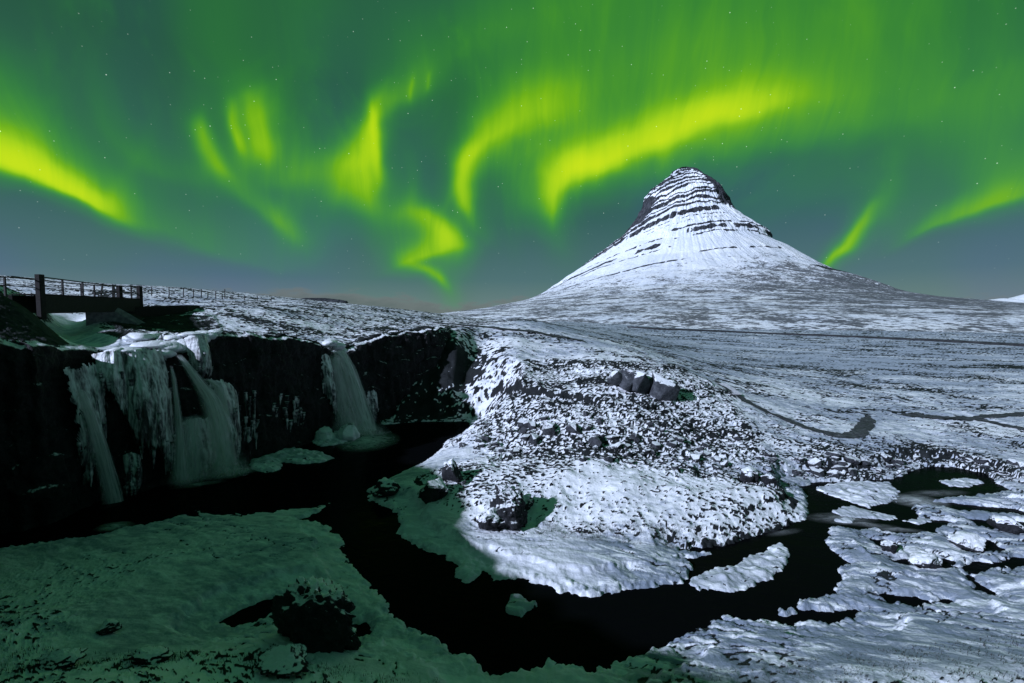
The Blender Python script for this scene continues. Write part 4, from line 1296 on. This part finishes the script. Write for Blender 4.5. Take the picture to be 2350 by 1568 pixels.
# ================================================================== boulders, outcrop, scree
def boulder(name, label, u, vbase, w, h, seed, mat=None, group=None, sub=4, angular=False, cap=True, depth_scale=0.8, sink=0.18):
    p = pick(u, vbase)
    s = p.y / F
    mat = mat or M_BOULDER
    me = lump_mesh(name, seed, mat, sub, 0.40, 0.20, 1.0, 7)
    rx, rz = w * s / 2, h * s / (2 - 2 * sink)
    ry = rx * depth_scale
    co = np.array([v.co[:] for v in me.vertices])
    q = np.floor(co * 4.0 + 0.5) / 4.0
    co = co * 0.85 + q * 0.15 if angular else co
    rg = 0.6 - np.abs(pn2(co[:, 0] * 2.2 + seed, co[:, 1] * 2.2 + co[:, 2] * 2.6, seed + 6)) * 1.6 + 0.5 * (0.6 - np.abs(pn2(co[:, 0] * 5 + co[:, 1] * 2, co[:, 2] * 5 + seed, seed + 7)) * 1.6)
    if angular: co = co * (1 + 0.20 * rg)[:, None]
    n3 = pn2(co[:, 0] * 9 + seed, co[:, 1] * 9 + co[:, 2] * 5, seed + 8)
    co = co * (1 + 0.09 * n3)[:, None]
    co[:, :2] *= (1.0 - 0.20 * np.clip(co[:, 2:3], -1, 1))
    co = co * np.array([rx, ry, rz])
    me.vertices.foreach_set('co', co.astype(np.float32).ravel()); me.update()
    o = bpy.data.objects.new(name, me); COL.objects.link(o)
    o.location = (p.x, p.y + ry * 0.6, p.z + rz * (1 - 2 * sink))
    tag(o, label, 'boulder', group)
    if cap:
        nn = np.array([v.normal[:] for v in me.vertices])
        amt = sst(nn[:, 2] - (0.22 if sub > 4 else 0) + 0.30 * pn2(co[:, 0] / rx * 3, co[:, 1] / rx * 3, seed + 9), 0.50, 0.85)
        polys = [tuple(pp.vertices) for pp in me.polygons if all(amt[i] > 0.02 for i in pp.vertices)]
        if polys:
            par = {}
            def find(i):
                while par.setdefault(i, i) != i: i = par[i]
                return i
            for pp in polys:
                for i in pp[1:]: par[find(i)] = find(pp[0])
            cnt = {}
            for pp in polys: cnt[find(pp[0])] = cnt.get(find(pp[0]), 0) + 1
            top_ = max(cnt, key=cnt.get)
            polys = [pp for pp in polys if find(pp[0]) == top_]
            usedv = sorted({i for pp in polys for i in pp}); mp = {a: b for b, a in enumerate(usedv)}
            th_ = 0.05 + 0.04 * rx
            V = [co[i] + nn[i] * (th_ * amt[i] - 0.004) + np.array([0, 0, th_ * 0.5 * amt[i]]) for i in usedv]
            mesh_obj('snow_cap', V, [tuple(mp[i] for i in pp) for pp in polys], M_SNOWICE, parent=o)
    return o


boulder('boulder', 'big rugged black boulder capped with snow on the peninsula', 1172, 1212, 100, 92, 903, angular=True, sub=5)
boulder('boulder', 'low jagged black rock at the lower foot of the big rugged boulder', 1122, 1220, 66, 46, 905, angular=True)
boulder('boulder', 'small black rock behind the big rugged boulder', 1205, 1172, 44, 30, 907, angular=True)
boulder('boulder', 'rounded black boulder half buried in snow, behind the big rugged one', 1034, 1106, 56, 44, 911)
boulder('boulder', 'low wide black boulder between the rounded one and the river', 1000, 1150, 72, 40, 921)
boulder('boulder', 'dark boulder at the green-lit edge of the river narrows', 882, 1142, 70, 36, 931, cap=False)
boulder('boulder', 'huge dark snow-streaked boulder on the green-lit ice sheet', 700, 1492, 190, 138, 941, angular=True, sub=5)
boulder('boulder', 'small dark boulder leaning on the huge snow-streaked one', 800, 1492, 44, 46, 951)
boulder('boulder', 'flat dark boulder in front of the huge snow-streaked one', 640, 1548, 120, 34, 961, angular=True, cap=False)
boulder('boulder', 'ice-glazed boulder at the foot of the stout waterfall', 795, 1012, 50, 40, 971, M_SNOWICE)
boulder('boulder', 'icy hump against the cliff foot between the two biggest falls', 745, 1015, 46, 32, 972, M_SNOWICE)
boulder('boulder', 'black rock poking out of the brook beside the grassy mound', 1770, 1112, 40, 20, 981, cap=False)
boulder('boulder', 'rounded snow-topped rock in the brook beside the grassy mound', 1722, 1108, 44, 34, 985)
boulder('boulder', 'low black rock in the ice beside the far river bend', 2050, 1268, 46, 20, 1001, cap=False)
boulder('boulder', 'broad black rock among the ice ledges near the rapid', 2240, 1266, 90, 26, 1005)
boulder('boulder', 'dark flat rock frozen into the ice sheet under the far bend', 2140, 1304, 70, 20, 1011)
boulder('boulder', 'low dark rock at the picture edge above the ice ledges', 2325, 1225, 70, 28, 1015)
boulder('boulder', 'dark rock in the green-lit ice near the shaded bank', 240, 1455, 60, 22, 1021, cap=False)
boulder('boulder', 'snow-patched dark rock low on the shaded bank', 330, 1525, 80, 22, 1025, angular=True, cap=False)
boulder('boulder', 'dark rock in the lowest corner of the shaded bank', 120, 1535, 90, 24, 1031, angular=True, cap=False)
boulder('boulder', 'small black rock on the green-lit ice by the river narrows', 760, 1365, 34, 18, 1035, cap=False)

oc = pick(1480, 900)
outcrop = thing('rock_outcrop', 'pale grey rock outcrop of split blocks on the snowy hillside', 'rock outcrop', oc[:])


def hull_mesh(name, pts, mat):
    bm = bmesh.new()
    for p in pts: bm.verts.new(p)
    bmesh.ops.convex_hull(bm, input=bm.verts[:])
    loose = [v for v in bm.verts if not v.link_faces]
    bmesh.ops.delete(bm, geom=loose, context='VERTS')
    me = bpy.data.meshes.new(name); bm.to_mesh(me); bm.free()
    me.materials.append(mat)
    return me


for (u0, u1, v0, v1, dd, sd_) in [(1400, 1434, 846, 868, 0.3, 11), (1422, 1462, 847, 886, .05, 12), (1448, 1486, 849, 889, -.2, 14), (1482, 1504, 856, 882, .35, 13), (1492, 1546, 858, 913, -.45, 21), (1534, 1562, 866, 898, .45, 16)]:
    s = oc.y / F
    cxp = ((u0 + u1) / 2 - 1480) * s; w = (u1 - u0) * s * 0.62; zt = CAM_Z - (v0 - HV) * s - oc.z; zb = CAM_Z - (v1 - HV) * s - oc.z - 0.5
    me = lump_mesh('rock', 1200 + sd_, M_OUTCROP, 4, 0.30, 0.16, 1.0, 34)
    co = np.array([v.co[:] for v in me.vertices]) * np.array([w * 1.7, 1.5, (zt - zb) * 0.74]) + np.array([cxp, dd + 0.3, (zt + zb) / 2 - 0.15])
    me.vertices.foreach_set('co', co.astype(np.float32).ravel()); me.polygons.foreach_set('use_smooth', np.zeros(len(me.polygons), dtype=bool)); me.update()
    o = bpy.data.objects.new('rock', me); COL.objects.link(o); o.parent = outcrop

STONES = []
for s in range(10):
    rr = random.Random(1100 + s)
    pts = []
    for k in range(16):
        v = Vector((rr.gauss(0, 1), rr.gauss(0, 1), rr.gauss(0, 1))).normalized()
        v = Vector((v.x * rr.uniform(.75, 1.1), v.y * rr.uniform(.6, 1), v.z * rr.uniform(.5, .85)))
        pts.append(v)
    STONES.append(hull_mesh('stone', pts, M_STONE))


def scatter(n, poly_px, size, label, group, seed, sizep=2.2):
    rr = random.Random(seed)
    us = [p[0] for p in poly_px]; vs = [p[1] for p in poly_px]
    done = 0; tries = 0
    while done < n and tries < n * 30:
        tries += 1
        u, v = rr.uniform(min(us), max(us)), rr.uniform(min(vs), max(vs))
        if poly_sd(np.array([u]), np.array([v]), poly_px)[0] < 0: continue
        p = pick(u, v)
        if p.z < 0.03 and 'water' not in label: continue
        r = (size[0] + (size[1] - size[0]) * rr.random() ** sizep)
        o = bpy.data.objects.new('stone', STONES[rr.randrange(10)]); COL.objects.link(o)
        o.scale = (r * rr.uniform(.8, 1.3), r * rr.uniform(.8, 1.2), r * rr.uniform(.7, 1.15))
        o.rotation_euler = (rr.uniform(-.4, .4), rr.uniform(-.4, .4), rr.uniform(0, 6.28))
        o.location = (p.x, p.y, p.z + r * 0.15)
        tag(o, label, 'stone', group)
        done += 1


scatter(185, [(1095, 985), (1130, 945), (1300, 935), (1420, 950), (1560, 980), (1700, 1010), (1800, 1060), (1760, 1090), (1600, 1080), (1400, 1062), (1250, 1050), (1120, 1040)], (0.05, 0.36),
        'dark angular stone dusted with snow on the scree slope', 'stones of the scree slope', 21)
scatter(14, [(1110, 945), (1260, 975), (1420, 1000), (1590, 1030), (1600, 1075), (1250, 1030)], (0.40, 0.62), 'large dark block among the smaller stones of the scree', 'large blocks of the scree slope', 22, 1.0)
scatter(84, [(1790, 1050), (1900, 1045), (2040, 1050), (2130, 1050), (2150, 1066), (2060, 1092), (1950, 1100), (1860, 1104), (1800, 1090)], (0.10, 0.46), 'dark stone on the rocky river bank past the grassy mound', 'stones of the far river bank', 23)
scatter(34, [(2180, 1050), (2350, 1055), (2350, 1110), (2290, 1100)], (0.10, 0.38), 'dark stone in the boulder field at the river mouth of the upper pool', 'stones beside the upper pool', 24)
scatter(26, [(960, 1070), (1120, 1055), (1240, 1120), (1230, 1180), (1060, 1150)], (0.04, 0.16), 'small dark stone poking out of the snow on the peninsula', 'small stones on the peninsula', 25)
scatter(24, [(1035, 1010), (1085, 968), (1130, 960), (1150, 1010), (1100, 1042), (1010, 1035)], (0.06, 0.34), 'dark snow-dusted stone on the shore where the pool meets the scree', 'stones on the pool shore', 26)

# ================================================================== footbridge
M_WOOD = plain_material('weathered_dark_timber', (0.010, 0.009, 0.009), (0.028, 0.025, 0.023), 6.0, 0.85, 0.2, 0.02, (1, 1, 4))
M_CONC = plain_material('old_concrete', (0.10, 0.105, 0.115), (0.21, 0.215, 0.225), 3.0, 0.9, 0.2, 0.02)
M_STEEL = plain_material('rusty_dark_rail', (0.012, 0.011, 0.011), (0.03, 0.027, 0.025), 12.0, 0.7, 0.3, 0.005)


def box_between(name, a, b, w, h, mat, parent, up=Vector((0, 0, 1)), bevel=0.0):
    """a bar from a to b with width w (level) and height h"""
    a, b = Vector(a), Vector(b)
    d = (b - a).normalized()
    sd = d.cross(up)
    if sd.length < 1e-4: sd = d.cross(Vector((0, 1, 0)))
    sd.normalize(); uu = sd.cross(d).normalized()
    V = []
    for p in (a, b):
        for (i, j) in ((-1, -1), (1, -1), (1, 1), (-1, 1)):
            V.append(p + sd * (i * w / 2) + uu * (j * h / 2))
    me = bpy.data.meshes.new(name)
    me.from_pydata([v[:] for v in V], [], [(0, 1, 2, 3), (7, 6, 5, 4), (0, 4, 5, 1), (1, 5, 6, 2), (2, 6, 7, 3), (3, 7, 4, 0)])
    if bevel:
        bm = bmesh.new(); bm.from_mesh(me)
        bmesh.ops.bevel(bm, geom=bm.edges[:], offset=bevel, segments=1, affect='EDGES')
        bm.to_mesh(me); bm.free()
    me.materials.append(mat)
    o = bpy.data.objects.new(name, me); COL.objects.link(o)
    o.parent = parent
    return o


BA = at_y(98, 676, 29.0); BB = at_y(318, 686, 41.0)
bdir = (BB - BA); blen = bdir.length; bdir.normalize()
bacr = Vector((bdir.y, -bdir.x, 0)).normalized()
if bacr.dot(BA) < 0: bacr = -bacr                      # away from the camera
ROOT = Vector(BA); 
bridge = thing('footbridge', 'dark timber footbridge with a bent handrail above the big fall', 'footbridge', ROOT[:])


def bp(s, out=0.0, up=0.0): return bdir * s + bacr * out + Vector((0, 0, up))


box_between('girder', bp(-0.2, 0.0, -0.64), bp(blen + 0.4, 0.0, -0.55), 0.22, 1.15, M_WOOD, bridge, bevel=0.015)
box_between('girder', bp(-0.2, 1.5, -0.64), bp(blen + 0.4, 1.5, -0.55), 0.22, 1.15, M_WOOD, bridge, bevel=0.015)
npl = 62
for k in range(npl):
    s = (k + 0.5) * (blen + 0.2) / npl
    box_between('plank', bp(s, -0.15, 0.0), bp(s, 1.68, 0.0), (blen + 0.2) / npl * 0.9, 0.07, M_WOOD, bridge)
for out in (0.0, 1.5):
    posts = [(0.16, 0), (0.34, 0), (0.52, 0.35), (0.66, 0.06), (0.90, 0)]
    for f, lean in posts:
        if out: f += 0.05; lean = 0
        box_between('post', bp(blen * f, out, -0.1), bp(blen * f + lean, out, 1.06), 0.09, 0.09, M_STEEL, bridge)
    prev = None
    for f, hgt in ((0.0, 1.10), (0.2, 1.05), (0.4, 1.0), (0.6, 0.98), (0.8, 1.02), (1.0, 1.06)):
        c = bp(blen * f, out, hgt)
        if prev is not None: box_between('handrail', prev, c, 0.07, 0.07, M_STEEL, bridge)
        prev = c
    box_between('midrail', bp(0, out, 0.52), bp(blen, out, 0.48), 0.05, 0.05, M_STEEL, bridge)
for s, hh in ((-0.2, 1.25), (blen + 0.25, 1.15)):
    for out in ((0.0,) if s < 0 else (0.0, 1.5)):
        box_between('pillar', bp(s, out, -1.6 if s < 0 else -1.3), bp(s, out, hh), 0.34, 0.34, M_WOOD, bridge, bevel=0.03)
# railing that runs on to the near bank
for s in (-2.6, -5.6, -8.4):
    box_between('post', bp(s, 0.3, -0.3), bp(s, 0.3, 0.95), 0.09, 0.09, M_STEEL, bridge)
box_between('handrail', bp(-0.3, 0.3, 0.95), bp(-9.5, 0.3, 0.85), 0.06, 0.06, M_STEEL, bridge)
box_between('midrail', bp(-0.3, 0.3, 0.45), bp(-9.5, 0.3, 0.38), 0.05, 0.05, M_STEEL, bridge)
# sloping concrete wing of the far abutment
q = [at_y(195, 706, 35.5), at_y(247, 706, 36.5), at_y(330, 752, 38.5), at_y(198, 750, 35.5)]
thick = Vector((0.1, 0.9, 0))
V = [p - ROOT for p in q] + [p + thick - ROOT for p in q]
wing = mesh_obj('abutment', V, [(0, 1, 2, 3), (7, 6, 5, 4), (0, 4, 5, 1), (1, 5, 6, 2), (2, 6, 7, 3), (3, 7, 4, 0)], M_CONC, parent=bridge, smooth=False)
wing['label'] = 'pale sloping concrete abutment wall'
# dark stone abutment under the far end
q = [at_y(250, 706, 38.0), at_y(430, 700, 45.0), at_y(436, 756, 45.0), at_y(330, 758, 38.0)]
V = [p - ROOT for p in q] + [p + Vector((-.5, 2.5, 0)) - ROOT for p in q]
mesh_obj('abutment', V, [(0, 1, 2, 3), (7, 6, 5, 4), (0, 4, 5, 1), (1, 5, 6, 2), (2, 6, 7, 3), (3, 7, 4, 0)], M_WOOD, parent=bridge, smooth=False)

# fence along the skyline
f0 = pick(345, 672)
fence = thing('wire_fence', 'thin post-and-wire fence along the snowy skyline past the footbridge', 'fence', f0[:])
tops_ = []
for (u, v, hpx) in [(348, 677, 20), (388, 679, 22), (421, 681, 21), (444, 681, 19), (462, 682, 20), (477, 683, 16), (495, 684, 18), (510, 685, 12), (516, 684, 22), (530, 686, 12), (534, 686, 11), (561, 687, 10), (590, 688, 11), (622, 690, 10)]:
    p = pick(u, v + 2)
    s = p.y / F
    box_between('post', p - f0 - Vector((0, 0, .2)), p - f0 + Vector((0.05, 0, hpx * s)), 0.10, 0.10, M_STEEL, fence)
    tops_.append(p - f0 + Vector((0, 0, hpx * s * 0.85)))
for a, b in zip(tops_[:-1], tops_[1:]):
    for k in (0.0, 0.45):
        box_between('wire', a - Vector((0, 0, k)), b - Vector((0, 0, k)), 0.014, 0.014, M_STEEL, fence)

# ================================================================== road and paths
M_ROAD = plain_material('wet_road_gravel', (0.022, 0.022, 0.025), (0.05, 0.05, 0.055), 0.6, 0.8, 0.3, 0.02)
M_PATH = rock_material('trodden_dark_path', (0.022, 0.024, 0.026), (0.075, 0.08, 0.086), 1.08, 1.22, 2.0, True, 0.04)


def strip(name, px, width, mat, lift, seed, skirt=0.0, n=260):
    pts = [pick(u, v) for (u, v) in px]
    P, S = resample([p[:] for p in pts], n)
    for _ in range(30): P[1:-1] = .25 * P[:-2] + .5 * P[1:-1] + .25 * P[2:]
    T = np.gradient(P[:, :2], axis=0); T /= np.linalg.norm(T, axis=1)[:, None] + 1e-9
    N = np.stack([-T[:, 1], T[:, 0]], -1)
    cols = np.linspace(-1, 1, 9); V = []
    wv = width * (1 + 0.3 * fbm(S * 0.8, S * 0, 3, seed)) * np.clip(sst(S / S[-1], 0, .08) * sst(1 - S / S[-1], 0, .06), 0.05, 1)
    for c in cols:
        q = P[:, :2] + N * (c * wv / 2)[:, None] + (N * 0.28 * fbm(S * 2.2, S * 0 + c, 3, seed + 3)[:, None] if abs(c) == 1 and width < 3 else 0)
        zz = ground_z(q[:, 0], q[:, 1]) + lift
        if skirt: zz = ground_z(P[:, 0], P[:, 1]) + lift + (0 if abs(c) < 0.7 else -skirt)
        V.append(np.stack([q[:, 0], q[:, 1], zz], -1))
    return mesh_obj(name, np.array(V).reshape(-1, 3), grid_faces(9, n), mat, kind='structure')


strip('road', [(1440, 752), (1520, 757), (1700, 764), (1900, 772), (2100, 781), (2250, 789), (2420, 800)], 8.0, M_ROAD, 0.7, 31, 0.9)
strip('path', [(985, 739), (1060, 747), (1150, 757), (1230, 764), (1300, 776), (1350, 790)], 0.9, M_PATH, 0.12, 33)
strip('path', [(1640, 872), (1680, 900), (1730, 932), (1790, 958), (1850, 982), (1900, 997), (1940, 1003), (1968, 998), (1985, 978), (1996, 955)], 0.95, M_PATH, 0.04, 35)
strip('path', [(2055, 952), (2120, 957), (2200, 961), (2280, 957), (2400, 946)], 0.9, M_PATH, 0.06, 37)
strip('path', [(2230, 962), (2290, 974), (2400, 995)], 1.0, M_PATH, 0.06, 39)

# plank ramp beside the outcrop path
r0 = pick(1652, 882)
ramp = thing('boardwalk', 'short pale plank ramp on the hillside path past the outcrop', 'boardwalk', r0[:])
M_PLANK = plain_material('frosted_planks', (0.35, 0.36, 0.38), (0.62, 0.63, 0.65), 8.0, 0.9, 0.2, 0.01)
r1 = pick(1690, 908)
dv = (r1 - r0); nrm_ = Vector((-dv.y, dv.x, 0)).normalized()
for k in range(12):
    c = dv * ((k + 0.5) / 12) + Vector((0, 0, 0.10))
    box_between('plank', c - nrm_ * 0.45, c + nrm_ * 0.45, dv.length / 12 * 0.86, 0.06, M_PLANK, ramp)

# ================================================================== dry grass
M_GRASS = plain_material('dry_winter_grass', (0.022, 0.020, 0.018), (0.060, 0.055, 0.048), 3.0, 0.9, 0.1, 0.0)


def grass(label, regions, hgt, seed):
    rr = np.random.default_rng(seed)
    V, Fc = [], []
    for (poly_px, n) in regions:
        w = np.array([at_z(u, v, 0.6) for (u, v) in poly_px])
        lo, hi = w.min(0), w.max(0)
        q = lo + (hi - lo) * rr.random((n * 3, 2))
        q = q[poly_sd(q[:, 0], q[:, 1], [tuple(a) for a in w]) > 0][:n]
        cl = pn2(q[:, 0] * 1.6, q[:, 1] * 1.6, seed) + 0.6 * rr.standard_normal(len(q)) * 0.5 > 0.05
        q = q[cl]
        gz = ground_z(q[:, 0], q[:, 1])
        ok = gz > 0.08
        q, gz = q[ok], gz[ok]
        m = len(q)
        h = hgt * (0.4 + 0.9 * rr.random(m)); an = rr.random(m) * 6.283; ln = 0.5 * h * rr.random(m); wd = 0.004 + 0.006 * rr.random(m)
        dx, dy = np.cos(an), np.sin(an)
        b0 = np.stack([q[:, 0] - dy * wd, q[:, 1] + dx * wd, gz - .02], -1); b1 = np.stack([q[:, 0] + dy * wd, q[:, 1] - dx * wd, gz - .02], -1)
        t0 = np.stack([q[:, 0] + dx * ln, q[:, 1] + dy * ln, gz + h], -1)
        base_i = sum(len(v) for v in V)
        V.append(np.concatenate([b0, b1, t0]))
        i = np.arange(m) + base_i
        Fc.append(np.stack([i, i + m, i + 2 * m], -1))
    o = mesh_obj('grass', np.concatenate(V), np.concatenate(Fc), M_GRASS, smooth=False, kind='stuff')
    return tag(o, label, 'grass')


grass('dry grass along the bottom of the picture on the near bank', [([(-40, 1500), (300, 1520), (560, 1530), (620, 1580), (-40, 1590)], 3000), ([(560, 1538), (1250, 1545), (1300, 1590), (560, 1590)], 2000)], 0.07, 41)
grass('dry grass tussocks in the lower corner of the snowy near bank', [([(1950, 1500), (2150, 1480), (2380, 1440), (2380, 1590), (1700, 1590), (1500, 1560)], 3500)], 0.06, 43)
grass('withered grass fringe on the steep front of the snowy mound', [([(1230, 1185), (1450, 1200), (1700, 1198), (1860, 1160), (1860, 1195), (1700, 1232), (1400, 1232), (1230, 1215)], 9000)], 0.08, 45)
